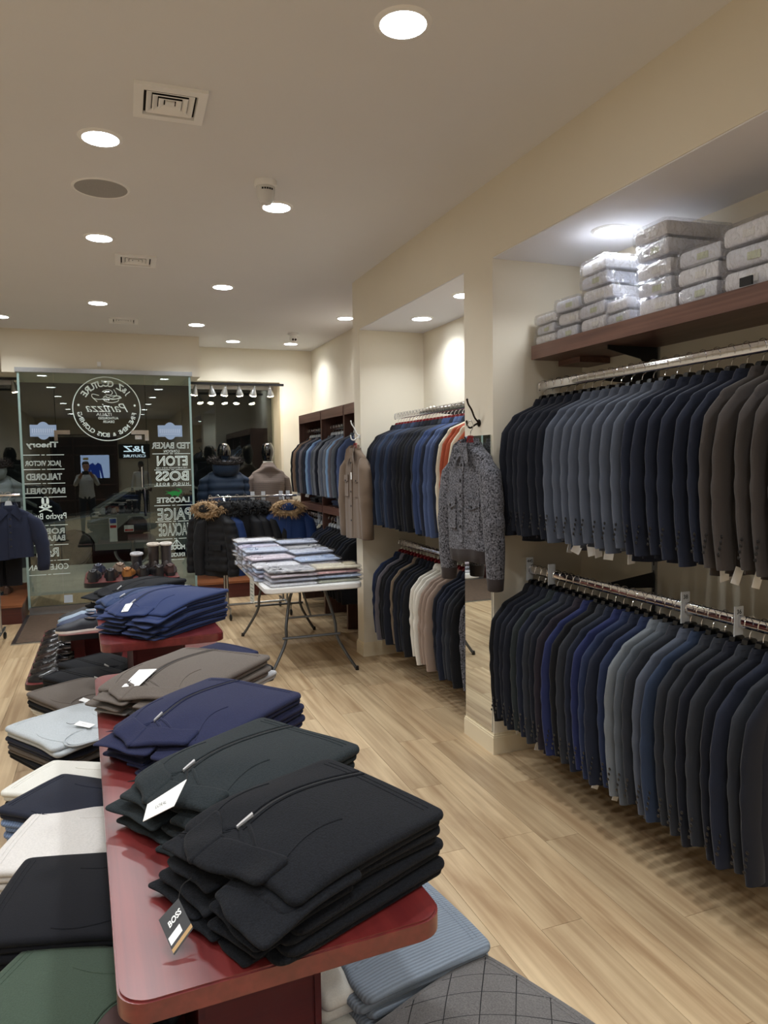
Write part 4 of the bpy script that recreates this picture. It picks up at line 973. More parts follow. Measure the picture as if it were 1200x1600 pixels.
stack((.20, 2.35), 44, .95, [dict(label='light grey sweater showing under the brown sweaters at the far end of the near table', m=F_LG, L=.50, W=.36, t=.03, dx=.03),
    dict(label='lower brown-grey half-zip sweater under another at the far end of the near table', m=F_BRN, L=.46, W=.35, t=.034, group=g),
    dict(label='upper brown-grey half-zip sweater with white paper tags, far end of the near table', m=F_BRN, L=.46, W=.36, t=.036, ny=.1, group=g, tag=dict(w=.10, h=.06, x=-.14, y=.06, a=10, lift=.01))], droop=.35, seed=23, nx=52, fine=2)
# --- near table, lower board: left side (necks toward the pedestal)
stack((-.125, 1.42), 150, .50, [dict(label='black t-shirt with a white woven neck label under the green sweater', kind='t_shirt', m=F_BLK, L=.32, W=.32, t=.03, neck='crew', showneck=True, dx=-.07, sleeves=False, tag=dict(w=.034, h=.016, x=-.135, y=.0, a=75, lift=.004, txt='GANT', tw=.7))] +
    [dict(label='folded dark sweater, %s from the bottom of the pile under the green sweater' % ORD[k + 1], m=F_BK2, L=.34, W=.32, t=.042) for k in range(3)] +
    [dict(label='dark green crew-neck sweater in the bottom left corner', m=F_GRN, L=.36, W=.33, t=.04, neck='crew', lm=M_WINE, sleeves=False)], droop=.05, seed=31, nx=50, fine=2)
g = 'black sweaters on the left side of the near table lower deck'
stack((-.10, 1.74), 168, .50, [dict(label='black sweater, %s from the bottom of the left-hand black pile' % ORD[k], m=F_BK2, L=.36, W=.33, t=.038, group=g, neck='none', sleeves=False) for k in range(5)] +
    [dict(label='black sweater on top of the left-hand pile before the cream one', m=F_BK2, L=.37, W=.34, t=.036, group=g, neck='none', sleeves=False)], droop=.04, seed=37, nx=46, fine=2)
g = 'cream sweaters on the left side of the near table lower deck'
stack((-.115, 2.04), 165, .50, [dict(label='folded grey-brown garment, %s from the bottom of the cream pile' % ORD[k], m=(F_BRN, F_LG, F_BRN)[k], L=.34, W=.3, t=.046, neck='none', sleeves=False) for k in range(3)] +
    [dict(label='cream sweater second from the top of the left-hand cream pile', m=F_CRM, L=.36, W=.31, t=.036, group=g, neck='none', sleeves=False), dict(label='cream fleecy sweater on top of its pile, left of the near table', m=F_CRM, L=.37, W=.32, t=.04, group=g, neck='none', sleeves=False)], droop=.03, seed=41, nx=44, fine=2)
stack((-.14, 2.28), 140, .50, [dict(label='dark red-brown folded garment at the bottom of the jeans pile', m=fabric((52, 34, 36), .9), L=.30, W=.24, t=.03, neck='none', sleeves=False)] +
    [dict(label='pale blue folded jeans, %s from the bottom of the pile beside the cream sweaters' % ORD[k], kind='jeans', cat='jeans', m=F_JN, L=.31, W=.25, t=.036, neck='none', sleeves=False, group='pale blue folded jeans') for k in range(4)] +
    [dict(label='dark navy folded sweater lying on the pale blue jeans', m=F_INK, L=.33, W=.26, t=.034, neck='none', sleeves=False)], droop=.02, seed=43, nx=36)
stack((-.155, 2.52), 150, .50, [dict(label='black folded garment, %s from the bottom of the pile under the white polo' % ORD[k], m=F_BK2, L=.33, W=.26, t=.034, neck='none', sleeves=False) for k in range(4)] +
    [dict(label='white polo shirt with small dark buttons beside the red board corner', kind='polo_shirt', cat='polo shirt', m=F_WHT, L=.35, W=.27, t=.034, neck='polo', sleeves=False)], droop=.10, seed=47, nx=40)
# --- near table, lower board: right side
g = 'blue ribbed sweaters under the near table top'
stack((.555, 1.50), 10, .50, [dict(label='lower blue ribbed sweater with white lining, under the near table top', m=F_BLU, L=.36, W=.36, t=.045, neck='crew', nm=F_WHT, lm=F_WHT, sleeves=False, group=g, dx=.02),
    dict(label='middle blue ribbed sweater of the pile under the near table top', m=F_BLU, L=.36, W=.36, t=.045, neck='crew', nm=F_WHT, lm=F_WHT, sleeves=False, group=g),
    dict(label='top blue ribbed sweater with white edges under the near table top', m=F_BLU, L=.36, W=.37, t=.045, neck='crew', nm=F_WHT, lm=F_WHT, sleeves=False, group=g, dx=-.005)], droop=.10, seed=53, nx=50, fine=2)
stack((.385, 1.50), 10, .50, [dict(label='white folded t-shirt, lower of two beside the blue ribbed sweaters', kind='t_shirt', cat='t-shirt', m=F_WHT, L=.16, W=.34, t=.06, neck='none', sleeves=False), dict(label='white folded t-shirt, upper of two beside the blue ribbed sweaters', kind='t_shirt', cat='t-shirt', m=F_WHT, L=.16, W=.33, t=.06, neck='none', sleeves=False)], droop=.1, seed=57, nx=30)
stack((.62, 1.16), 20, .50, [dict(label='grey sweater, %s from the bottom of the quilted pile at the lower right' % ORD[k], m=F_QLT, L=.36, W=.30, t=.026, neck='none', sleeves=False) for k in range(2)] +
    [dict(label='charcoal quilted sweater with stitched lines, at the bottom edge right of centre', m=F_QLT, L=.38, W=.33, t=.05, neck='none', sleeves=False, quilt=True)], droop=.12, dome=.04, seed=61, nx=50, fine=2)
# --- second table, lower board: left
stack((-.175, 3.17), 122, .50, [dict(label='black folded sweater at the bottom of the pile under the pale grey t-shirt', m=F_BK2, L=.40, W=.37, t=.036, neck='none', sleeves=False),
    dict(label='brown folded sweater low in the pile under the pale grey t-shirt', m=F_BRN, L=.40, W=.37, t=.034, neck='none', sleeves=False), dict(label='navy folded sweater just under the pale grey t-shirt', m=F_INK, L=.40, W=.37, t=.034, neck='none', sleeves=False),
    dict(label='pale heather grey t-shirt with a white tag, left of the tables', kind='t_shirt', cat='t-shirt', m=F_GRY, L=.41, W=.38, t=.042, neck='crew', sleeves=False, tag=dict(w=.075, h=.036, x=-.10, y=.02, a=200, lift=.012, txt='BOUTIQUE', tw=.3))], droop=.12, seed=67, nx=46, fine=2)
stack((-.17, 3.74), 122, .50, [dict(label='white folded garment at the bottom of the brown pile', m=F_WHT, L=.36, W=.34, t=.03, neck='none', sleeves=False), dict(label='black folded garment in the middle of the brown pile', m=F_BK2, L=.38, W=.35, t=.036, neck='none', sleeves=False),
    dict(label='brown-grey sweater on the lower deck beside the black zip tops', m=F_BRN, L=.40, W=.36, t=.04, neck='crew', tag=dict(w=.04, h=.03, x=-.17, y=.08, a=20, lift=.012))], droop=.18, seed=71, nx=40)
for k, (cx_, cy_) in enumerate(((-.14, 4.02), (-.09, 4.24))):
    stack((cx_, cy_), 122, .50, [dict(label='black folded zip top, lower of the %s pair left of the far pedestal' % ('near', 'far')[k], m=F_BLK, L=.40, W=.30, t=.05, neck='none', sleeves=False),
        dict(label='black folded zip top with a white zip pull, %s of two piles' % ('nearer', 'farther')[k], m=F_BLK, L=.42, W=.30, t=.052, ny=.1)], droop=.25, seed=73 + k, nx=36)
# right
stack((.53, 4.20), 32, .50, [dict(label='navy folded sweater, lower of two right of the far pedestal', m=F_NAV, L=.34, W=.36, t=.05, neck='none', sleeves=False), dict(label='navy folded sweater, upper of two right of the far pedestal', m=F_NAV, L=.36, W=.37, t=.055, neck='none', sleeves=False)], droop=.1, seed=79, nx=36)
stack((.62, 3.93), 30, .50, [dict(label='black folded trousers, lower of two on the right end of the far table deck', kind='trousers', cat='trousers', m=F_BK2, L=.28, W=.34, t=.04, neck='none', sleeves=False), dict(label='black folded trousers, upper of two on the right end of the far table deck', kind='trousers', cat='trousers', m=F_BK2, L=.28, W=.34, t=.04, neck='none', sleeves=False)], droop=.05, seed=83, nx=30)
# --- second table, upper board
g = 'blue sweaters at the front of the second table'
stack((.22, 3.42), 42, .95, [dict(label='blue half-zip sweater, %s from the bottom of the front pile on the second table' % ORD[k], m=F_NAV2, L=.47, W=.36, t=.030, group=g) for k in range(4)] +
    [dict(label='blue half-zip sweater on top of the front pile of the second table', m=F_NAV2, L=.47, W=.36, t=.034, group=g, tag=dict(w=.06, h=.035, x=-.19, y=.04, a=25, lift=.012))], droop=.42, seed=89, nx=46)
stack((.16, 3.80), 44, .95, [dict(label='steel blue zip sweater, lower of two behind the front blue pile', m=F_NAV3, L=.46, W=.32, t=.05), dict(label='steel blue zip sweater, upper of two behind the front blue pile', m=F_NAV3, L=.46, W=.32, t=.055, ny=.1)], droop=.35, seed=97, nx=40)
stack((.13, 4.08), 44, .95, [dict(label='black zip sweater, lower of the pile at the far end of the second table', m=F_BLK, L=.48, W=.30, t=.045), dict(label='white-trimmed folded garment showing under the black zip sweater', m=F_WHT, L=.47, W=.31, t=.02, neck='none', sleeves=False), dict(label='black zip sweater on top at the far end of the second table', m=F_BLK, L=.47, W=.28, t=.045, ny=.0)], droop=.35, seed=101, nx=40)
# ------------------------------------------------------------------ far wall unit with shirts, below it dark jackets
M_UNITIN = plain('unit_back', (40, 28, 26), .6)
unit = thing('wardrobe_unit', 'dark walnut open wardrobe unit along the far right wall', 'shelving', (2.19, 0, 0))
UX = .47
def ub(nm, y0, y1, z0, z1, m, x0=0.0, x1=UX): MB().box(x0, x1, y0, y1, z0, z1).build(nm, m, unit, False)
uy = [8.62, 7.66, 6.84, 6.02]
for y in uy: ub('upright', y - .02, y + .02, 0, 2.25, M_WALNUTZ)
for a, b in zip(uy[1:], uy[:-1]):
    ub('top_rail', a + .02, b - .02, 2.15, 2.235, M_WALNUT, -.004, .02)
    ub('top_panel', a + .02, b - .02, 2.235, 2.25, M_WALNUT)
    ub('back_panel', a + .02, b - .02, 0.05, 2.235, M_UNITIN, UX - .015, UX)
    ub('shelf', a + .02, b - .02, 1.185, 1.21, M_WALNUT)
    ub('shelf_front', a + .02, b - .02, 1.13, 1.21, M_WALNUT, -.004, .016)
rail('hanging_rail', 'upper chrome rail inside the walnut wardrobe unit', 2.30, 2.06, 6.05, 8.59, wall=2.66)
rail('hanging_rail', 'lower chrome rail inside the walnut wardrobe unit', 2.26, 1.07, 6.05, 8.59, wall=2.66)
kf = ['black', 'tan', 'char', 'navy', 'mauve', 'char', 'navy', 'lblue', 'denim', 'steel', 'grey', 'ink', 'grey', 'slate', 'grey', 'lblue', 'mauve', 'steel', 'navy', 'denim']
yf = [8.45 - .098 * k for k in range(len(kf))]
place_row(kf, yf, 2.30, 2.06, 'overshirt', 'the upper rail of the walnut unit', 'overshirts in the walnut wardrobe unit', FARS, casual, 'overshirt', 'shirt', hanger=(HW, HKW), tags=(1, 5), hem=-.72, yawf=lambda i: random.uniform(-.04, .04) + .05)
kf2 = ['char', 'ink', 'navy', 'ink', 'grey', 'cream', 'ink', 'navy', 'ink', 'navy', 'black', 'black', 'black', 'ink', 'black', 'black', 'black', 'ink', 'black', 'black']
place_row(kf2, [8.42 - .105 * k for k in range(len(kf2))], 2.26, 1.07, 'jacket', 'the lower rail of the walnut unit', 'dark jackets low in the walnut wardrobe unit', FARS, casual, 'casual_jacket', 'jacket', hanger=(HW, HKW), yawf=lambda i: random.uniform(-.04, .04) + .05)
for k, y in enumerate((8.05, 7.86, 7.30, 7.14)):
    divider('', (2.26, y, 1.08), 'pale size marker, %s from the left on the low rail of the walnut unit' % ORD[k])
for k, (y, c) in enumerate(((8.3, (24, 24, 28)), (7.95, (26, 26, 30)), (7.42, (40, 58, 96)), (7.08, (34, 46, 80)))):
    stack((2.40, y), 180, 1.21, [dict(label='dark folded jeans, %s from the left on the walnut unit shelf' % ORD[k], kind='jeans', cat='jeans', m=fabric(c, .9, .4, .2, 300., 'denim'), L=.30, W=.26, t=.06, neck='none', sleeves=False)], droop=.05, seed=120 + k, nx=20)

# ------------------------------------------------------------------ two jackets shown off on pier hooks (fronts to the room)
def front_jacket(name, label, cat, loc, rz, m, trimm, L, seed, hanger, hood=False, flap=True, hemrib=0.0, sl=.66, hw=.25, thk=.055, flare=.07, tag_=None, buttons=M_PRINT):
    t = thing(name, label, cat, loc, (0, 0, rz))
    P = body_grid(hw, thk, L, seed, top=-.095, tip=-.185, neck=.07, wr=.007, slim=.98, flare=.0, nu=34, nv=40, shoulder_t=.8)
    MB().grid(P, wv=True, cap0=True, cap1=True, flip=True).build('jacket_body', m, t, True, 70)
    fs = {}
    for s in (-1, 1):
        Q = sleeve_grid(s, hw - .02, -.172, sl, .078, .058, seed + s, flare=flare, nu=26, nv=18, wr=.006, bend=-.02)
        MB().grid(Q, wv=True, cap0=True, cap1=True, flip=True).build('sleeve', m, t, True, 70)
        e = Q[-1]; c = e.mean(0)
        if hemrib:
            R = np.stack([e, c + (e - c) * .96 + np.array([0, 0, -.02]), c + (e - c) * .9 + np.array([0, 0, -.065]), c + (e - c) * .8 + np.array([0, 0, -.07])]); MB().grid(R, wv=True, cap1=True, flip=True).build('rib_cuff', trimm, t, True, 60)
        else:
            R = np.stack([c + (Q[-4] - Q[-4].mean(0)) * 1.03 + (Q[-4].mean(0) - c), c + (e - c) * 1.05, c + (e - c) * .9 + np.array([0, 0, -.004])]); MB().grid(R, wv=True, cap1=True, flip=True).build('cuff', m, t, True, 60)
    e = P[-1]; c = e.mean(0)
    if hemrib:
        R = np.stack([e, c + (e - c) * .97 + np.array([0, 0, -.015]), c + (e - c) * .93 + np.array([0, 0, -hemrib]), c + (e - c) * .85 + np.array([0, 0, -hemrib - .003])]); MB().grid(R, wv=True, cap1=True, flip=True).build('rib_hem', trimm, t, True, 60)
    fy = lambda x, z: -np.interp(-z, [.095, .13, .185, .30, L], [thk * .92, thk * .9, thk * .8, thk, thk]) * (max(0., 1 - (abs(x) / hw) ** 2.6)) ** .4
    def patch(nm, pts, lift, mm, th=.005):
        V = [(x, fy(x, z) - lift - .004, z) for x, z in pts]; V2 = [(x, fy(x, z) - lift + th, z) for x, z in pts]; n = len(pts)
        MB().add(V + V2, [tuple(range(n))] + [(i, i + n, (i + 1) % n + n, (i + 1) % n) for i in range(n)]).build(nm, mm, t, False)
    # button placket, split collar leaves, chest and hip pockets
    zs = np.linspace(-.15, -L + .01, 14)
    patch('placket', [(.018, z) for z in zs] + [(-.018, z) for z in zs[::-1]], .004, m)
    for k in range(5):
        z = -.22 - k * (L - .30) / 4.6; MB().lathe([(0, .004), (.008, .003), (.0085, 0)], 12, M=Matrix.Translation((0, fy(0, z) - .009, z)) @ Matrix.Rotation(PI / 2, 4, 'X')).build('button', buttons, t)
    for s in (-1, 1):
        rows = [[(s * (.045 + .006 * k), -thk * .3 - .012 * k, -.072 - .002 * k), (s * (.050 + .012 * k), -thk * .75 - .014 * k, -.095 - .006 * k), (s * (.028 + .040 * k), -thk * .95 - .012 * k, -.135 - .030 * k), (s * (.006 + .040 * k), -thk * .98 - .010 * k, -.16 - .04 * k)] for k in (0, .45, .9, 1.4, 1.9)]
        MB().grid(rows).build('collar_leaf', m, t)
        back = [[(s * .066 * math.cos(a_) * (1 + .12 * k), thk * .8 * math.sin(a_) - .006, -.07 - .018 * k) for a_ in np.linspace(-.35, PI / 2, 7)] for k in (0, 1, 2)]
        MB().grid(back).build('collar_back', m, t)
        if flap:
            x0, x1, zt_ = s * .055, s * .175, -.40 if hemrib else -.32
            patch('pocket_flap', [(x0, zt_), (x1, zt_ - .004), (x1, zt_ - .05), ((x0 + x1) / 2, zt_ - .068), (x0, zt_ - .052)], .010, m)
            patch('pocket', [(x0 + s * .004, zt_ - .02), (x1 - s * .004, zt_ - .024), (x1 - s * .004, zt_ - .19), (x0 + s * .004, zt_ - .185)], .005, m)
            xx = (x0 + x1) / 2; MB().lathe([(0, .004), (.007, .003), (.0075, 0)], 12, M=Matrix.Translation((xx, fy(xx, zt_ - .05) - .0145, zt_ - .05)) @ Matrix.Rotation(PI / 2, 4, 'X')).build('button', buttons, t)
    if tag_:
        MB().box(.03, .055, -thk - .022, -thk - .020, -.36, -.30).build('swing_tag', M_TAG, t, False); MB().tube([(.0, -thk - .01, -.22), (.02, -thk - .018, -.26), (.042, -thk - .021, -.30)], .0012, 5).build('tag_cord', M_PRINT, t)
    h = link('hanger', hanger[0], t); k = link('hook', hanger[1], h)
    return t
M_TWD = M_TWEED; M_RIBB = fabric((58, 52, 52), .9, .6, .1, 300., 'plain', .1)
HZ = 1.885
front_jacket('tweed_bomber_jacket', 'grey tweed button jacket with dark ribbed hem hanging from the pier hook before the mirror', 'jacket', (XW - .085, 3.665, HZ), math.radians(-86), M_TWD, M_RIBB, .70, 901, (HR, HKR), hemrib=.07, sl=.665, hw=.21, thk=.06, flare=.065)
front_jacket('brown_overshirt', 'brown button overshirt with a white tag hanging at the far pier edge', 'shirt', (XW - .055, 5.80, 1.90), math.radians(-86), fabric((112, 96, 82), .95, .6, .1, 300., 'plain', .2), M_RIBB, .86, 911, (HR, HKR), hemrib=0, sl=.68, hw=.215, thk=.04, flare=.045, tag_=True)
def wall_hook(loc, label, mm):
    t = thing('coat_hook', label, 'hook', loc)
    MB().lathe([(0, .0), (.02, 0), (.022, .004), (.014, .008), (0, .009)], 16, M=Matrix.Rotation(-PI / 2, 4, 'Y')).build('rosette', mm, t)
    MB().tube(spline([(-.004, 0, 0), (-.03, 0, -.012), (-.055, 0, -.028), (-.075, 0, -.02), (-.082, 0, .006)], 14), .0055, 8).lathe([(0, -.009), (.008, 0), (0, .009)], 8, c=(-.082, 0, .008)).build('lower_arm', mm, t)
    MB().tube(spline([(-.006, 0, .004), (-.03, 0, .03), (-.05, 0, .075), (-.07, 0, .105), (-.078, 0, .13)], 14), .0055, 8).lathe([(0, -.009), (.008, 0), (0, .009)], 8, c=(-.078, 0, .132)).build('upper_arm', mm, t)
M_IRON = plain('hook_iron', (44, 36, 30), .4, .8)
wall_hook((XW, 3.715, HZ + .02), 'dark iron double coat hook on the near pier holding the tweed jacket', M_IRON)
wall_hook((XW, 5.84, 1.90), 'pale coat hook on the far pier holding the brown overshirt', plain('hook_white', (222, 222, 220), .4))
# mirror on the pier
o = thing('wall_mirror', 'tall frameless mirror on the near pier behind the tweed jacket', 'mirror', (XW, 0, 0))
MB().box(-.008, -.003, 3.570, 3.892, .128, 1.832).build('glass', M_MIRROR, o, False); MB().box(-.003, 0, 3.572, 3.890, .13, 1.83).build('backing', M_DARKPL, o, False)
for z in (.42, 1.5): MB().box(-.012, .0, 3.560, 3.572, z, z + .03).build('clip', M_DARKPL, o, False)

# ------------------------------------------------------------------ rolling rack of fur-hooded parkas
RX0, RX1, RY, RZ = 1.00, 1.98, 8.00, 1.315
rk = thing('rolling_rack', 'chrome rolling clothes rack behind the white folding table, full of parkas', 'clothes rack', ((RX0 + RX1) / 2, RY, 0))
hw_ = (RX1 - RX0) / 2
MB().tube([(-hw_, 0, RZ), (hw_, 0, RZ)], .013, 10).build('top_bar', M_CHROME, rk)
for s in (-1, 1):
    for dy in (-.10, .10): MB().tube([(s * (hw_ - .16), dy, .13), (s * (hw_ - .16), dy, RZ - .07), (s * (hw_ - .16), dy * .2, RZ - .01)], .013, 8).build('post', M_STEEL, rk)
    MB().tube([(s * (hw_ - .16), -.28, .12), (s * (hw_ - .16), .28, .12)], .013, 8).build('foot_bar', M_STEEL, rk)
    for dy in (-.27, .27):
        c = MB().tube([(s * (hw_ - .16), dy, .115), (s * (hw_ - .16), dy, .07)], .008, 6).build('caster_stem', M_STEEL, rk)
        MB().lathe([(0, -.014), (.022, -.014), (.034, -.006), (.034, .006), (.022, .014), (0, .014)], 16, M=Matrix.Translation((s * (hw_ - .16), dy, .0345)) @ Matrix.Rotation(PI / 2, 4, 'Y')).build('caster', M_DARKPL, c)
MB().tube([(-hw_ + .16, .0, .12), (hw_ - .16, .0, .12)], .013, 8).build('bottom_bar', M_STEEL, rk)
def fur(parent, cx, cz, rx, rz, m, n=520, seed=3, ln=.05, y0=-.05, sw=.045, a0=0, a1=2 * PI):
    """thick fur trim: thousands of tapering hairs round a hood edge"""
    r = np.random.default_rng(seed); mb = MB()
    q = np.linspace(a0, a1, 17); mb.tube([(cx + rx * math.cos(a), y0, cz + rz * math.sin(a)) for a in q], sw * .8, 8)
    V = []; F = []
    for i in range(n):
        a = r.uniform(a0, a1); b = r.uniform(0, 2 * PI)
        d = np.array([math.cos(a) * math.cos(b), math.sin(b), math.sin(a) * math.cos(b)]); p = np.array([cx + rx * math.cos(a), y0, cz + rz * math.sin(a)]) + d * sw * .6
        d = d + r.normal(0, .45, 3); d = d / np.linalg.norm(d); d[2] -= .25
        s = np.cross(d, r.normal(0, 1, 3)); s = s / np.linalg.norm(s) * .006; l = ln * r.uniform(.6, 1.2)
        k = len(V); V += [p - s, p + s, p + d * l * .6 + s * .6, p + d * l]; F += [(k, k + 1, k + 2), (k, k + 2, k + 3)]
    mb.add(V, F); mb.build('fur_trim', m, parent, True, kind='stuff')
def puffy(P, n, amp, z0, z1):
    """quilting: horizontal baffles bulge outwards"""
    zz = P[..., 2]; ph = np.clip((zz - z0) / (z1 - z0), 0, 1) * n; k = np.abs(np.sin(PI * ph)) ** .55 - .6
    c = P.mean(1, keepdims=True); d = P - c; d[..., 2] = 0; l = np.linalg.norm(d, axis=-1, keepdims=True) + 1e-6
    return P + d / l * (k * amp)[..., None]
def parka(label, loc, rz, m, furm=None, L=.80, thk=.075, hw=.27, seed=5, group=None, quilt=0, name='parka', tip=-.19):
    t = thing(name, label, 'coat', loc, (0, 0, rz), group)
    P = body_grid(hw, thk, L, seed, top=-.09, tip=tip, neck=.10, wr=.008, slim=.98, nu=44, nv=36, shoulder_t=.85)
    if quilt: P = puffy(P, quilt, .016, -L, -.2)
    MB().grid(P, wv=True, cap0=True, cap1=True, flip=True).build('coat_body', m, t, True, 80)
    for s in (-1, 1):
        Q = sleeve_grid(s, hw - .02, tip + .012, .66, .085, .07, seed + s, flare=.08, nu=44, nv=16, wr=.006)
        if quilt: Q = puffy(Q, quilt, .012, -.85, -.2)
        MB().grid(Q, wv=True, cap0=True, cap1=True, flip=True).build('sleeve', m, t, True, 80)
    hood = [[(.115 * k * math.cos(a), -.03 + .085 * k * math.sin(a) - .02 * (1 - k), z) for a in np.linspace(0, 2 * PI, 18, endpoint=False)] for k, z in ((1.1, -.15), (1.25, -.11), (1.15, -.07), (.8, -.05))]
    MB().grid(hood, wv=True, cap1=True).build('hood', m, t)
    for x_ in (-.15, .15):
        MB().box(x_ - .06, x_ + .06, -thk - .010, -thk + .01, -.56, -.50, Matrix.Rotation(0, 4, 'Z')).build('pocket_flap', m, t, False)
    MB().box(-.022, .022, -thk - .008, -thk + .006, -L + .03, -.20).build('storm_flap', m, t, False)
    if furm: fur(t, 0, -.125, .15, .055, furm, seed=seed, y0=-.085)
    h = link('hanger', HW, t); link('hook', HKW, h)
    return t
M_FURT = plain('fur_tan', (150, 124, 92), .9, var=.35, vscale=30); M_FURB = plain('fur_black', (20, 20, 22), .9)
F_PBK = fabric((24, 25, 29), .6, .2, .05, 300., 'plain', .05); F_PBL = fabric((30, 52, 98), .6, .2, .05, 300., 'plain', .05); F_PNV = fabric((28, 36, 52), .55, .2, .05, 300., 'plain', .05)
g = 'fur-hooded parkas on the rolling rack'
Zr = RZ
parka('black quilted parka with tan fur at the left end of the rolling rack', (1.02, RY, Zr), math.radians(-52), F_PBK, M_FURT, seed=51, group=g, quilt=7, hw=.25)
parka('blue parka with tan fur second on the rolling rack, mostly behind the big black one', (1.10, RY + .02, Zr), math.radians(-50), F_PBL, M_FURT, seed=53, group=g, hw=.25)
parka('large black parka with black fur collar facing the camera on the rolling rack', (1.20, RY - .06, Zr), math.radians(-14), F_PBK, M_FURB, seed=57, group=g, hw=.265, L=.84)
for k in range(4): parka('black parka, %s of four side-on black parkas mid rack' % ORD[k], (1.31 + .092 * k, RY + .02, Zr), math.radians(-48), F_PBK, M_FURB, seed=61 + k, group=g, hw=.24, thk=.034, L=.80)
parka('bright navy parka with tan fur at the right end of the rolling rack', (1.83, RY - .17, Zr), math.radians(-6), F_PBL, M_FURT, seed=71, group=g, hw=.22, L=.78)
for k, x in enumerate((1.48, 1.60, 1.80, 1.88)):
    o = MB().box(-.022, .022, -.002, .002, -.04, .055).build('size_divider', MATS['divider_plastic'], None, False, loc=(x, RY, RZ)); tag(o, 'pale size marker, %s from the left on the rolling rack bar' % ORD[k], 'size marker')
# ------------------------------------------------------------------ white folding table piled with bagged shirts
ft = thing('folding_table', 'white plastic folding table with dark steel legs, piled with bagged shirts', 'table', (1.49, 6.22, 0), (0, 0, math.radians(-2.0)))
TW, TL, TZ = .78, 1.72, .735
mb = MB()
for z0, z1, d in ((TZ - .045, TZ - .038, .006), (TZ - .038, TZ - .006, 0), (TZ - .006, TZ, .006)): mb.prism(rrect(TW - 2 * d, TL - 2 * d, .07, 6), z0, z1)
mb.build('tabletop', M_PLASTIC, ft, True, 30)
for s in (-1, 1):
    yb = s * (TL / 2 - .17)
    for q in (-1, 1):
        pts = spline([(q * .12, yb - s * .10, TZ - .045), (q * .16, yb - s * .08, TZ - .16), (q * .20, yb - s * .02, TZ - .34), (q * .21, yb, TZ - .46), (q * .28, yb + s * .03, TZ - .6), (q * .355, yb + s * .06, .012)], 22)
        l = MB().tube(pts, .0125, 8).build('leg', M_GREYM, ft)
        MB().tube([pts[-1] + (0, 0, .02), pts[-1] + (q * .004, 0, -.012)], .0155, 8).build('foot_cap', M_DARKPL, l)
    MB().tube([(-.235, yb + s * .004, .30), (.235, yb + s * .004, .30)], .011, 8).build('cross_bar', M_GREYM, ft)
    MB().tube([(0, yb - s * .45, TZ - .05), (0, yb - s * .02, TZ - .27)], .009, 8).tube([(-.18, yb - s * .03, TZ - .28), (.18, yb - s * .03, TZ - .28)], .009, 8).build('brace', M_GREYM, ft)
q = MB().box(-.055, .055, -.0008, .0008, -.20, 0, Matrix.Translation((-TW / 2 - .004, -.22, TZ - .02)) @ Matrix.Rotation(math.radians(-80), 4, 'Z') @ Matrix.Rotation(.06, 4, 'Y')).build('price_sheet', plain('price_paper', (206, 206, 198), .7), ft, False)
mb = MB()
for k in range(5): mb.box(-.04, .02 + .02 * (k % 2), -.0018, -.0009, -.05 - .03 * k, -.043 - .03 * k, Matrix.Translation((-TW / 2 - .004, -.22, TZ - .02)) @ Matrix.Rotation(math.radians(-80), 4, 'Z') @ Matrix.Rotation(.06, 4, 'Y'))
mb.build('sheet_print', plain('faint_print', (120, 140, 130), .7), q, False)
# one bagged shirt: folded shirt, turned collar, card band, crinkled bag
def shirt_variant(seed, L=.37, Wd=.24, t=.036, ek=20, ez=.38, wf=1., bf=.62):
    r = np.random.default_rng(seed); fn = field(seed, 6, .6, 2.); f2 = field(seed + 1, 8, 2, 6)
    def slabgrid(L, Wd, z0, z1, am, nx=22, ny=16, flat=.5):
        th = z1 - z0; rows = []
        for u in .5 - .5 * np.cos(np.linspace(0, PI, nx)):
            x = (u - .5) * L; e = min(1, min(u, 1 - u) * ek); pz = math.sqrt(max(0, 1 - (1 - e) ** 2)) * .9 + .1
            a = np.linspace(0, 2 * PI, ny * 2, endpoint=False)
            c = np.sign(np.cos(a)) * np.abs(np.cos(a)) ** .25; s_ = np.sign(np.sin(a)) * np.abs(np.sin(a)) ** ez
            y = c * Wd / 2; z = (z0 + z1) / 2 + s_ * th / 2 * pz
            am_ = am * wf; w = am_ * f2(u, y / Wd) * (s_ > 0)
            rows.append(np.stack([np.full_like(a, x) + am_ * .6 * f2(y / Wd, u), y + am_ * .8 * fn(u * 3, s_), np.maximum(z + w, z0)], 1))
        return np.array(rows)
    body = MB().grid(slabgrid(L, Wd, 0.002, t * bf, .0012), wv=True, cap0=True, cap1=True).mesh('shirt_body', M_PRINT, True, 70)
    a = np.linspace(-2.5, 2.5, 18)
    rows = [[(-L / 2 + .075 - .052 * math.cos(q) - k * .004, .072 * math.sin(q), t * .55 + h) for q in a] for k, h in ((0, 0), (0, .012), (2.2, .013), (4.4, .002))]
    col = MB().grid(rows).mesh('collar', M_PRINT)
    band = MB().box(-.012, .012, -Wd / 2 - .001, Wd / 2 + .001, .001, t * .66).mesh('card_band', M_TAG, False)
    bag = MB().grid(slabgrid(L + .022, Wd + .014, 0.0006, t * .98, .0042, 30, 18), wv=True, cap0=True, cap1=True).mesh('plastic_bag', M_FILM, True, 80)
    return body, col, band, bag
SV = [shirt_variant(s) for s in range(300, 306)]
SVW = [shirt_variant(s, .335, .205, .074, 60, .16, .75, .84) for s in range(320, 326)]
def bagged(label, loc, rz, m, group, v, sc=(1, 1, 1), tilt=0., SV=SV):
    t = thing('bagged_shirt', label, 'shirt', loc, (0, tilt, rz), group); t.scale = sc
    b, c, k, g = SV[v % len(SV)]
    link('shirt_body', b, t, m=m); link('collar', c, t, m=m); link('plastic_bag', g, t)
    return t
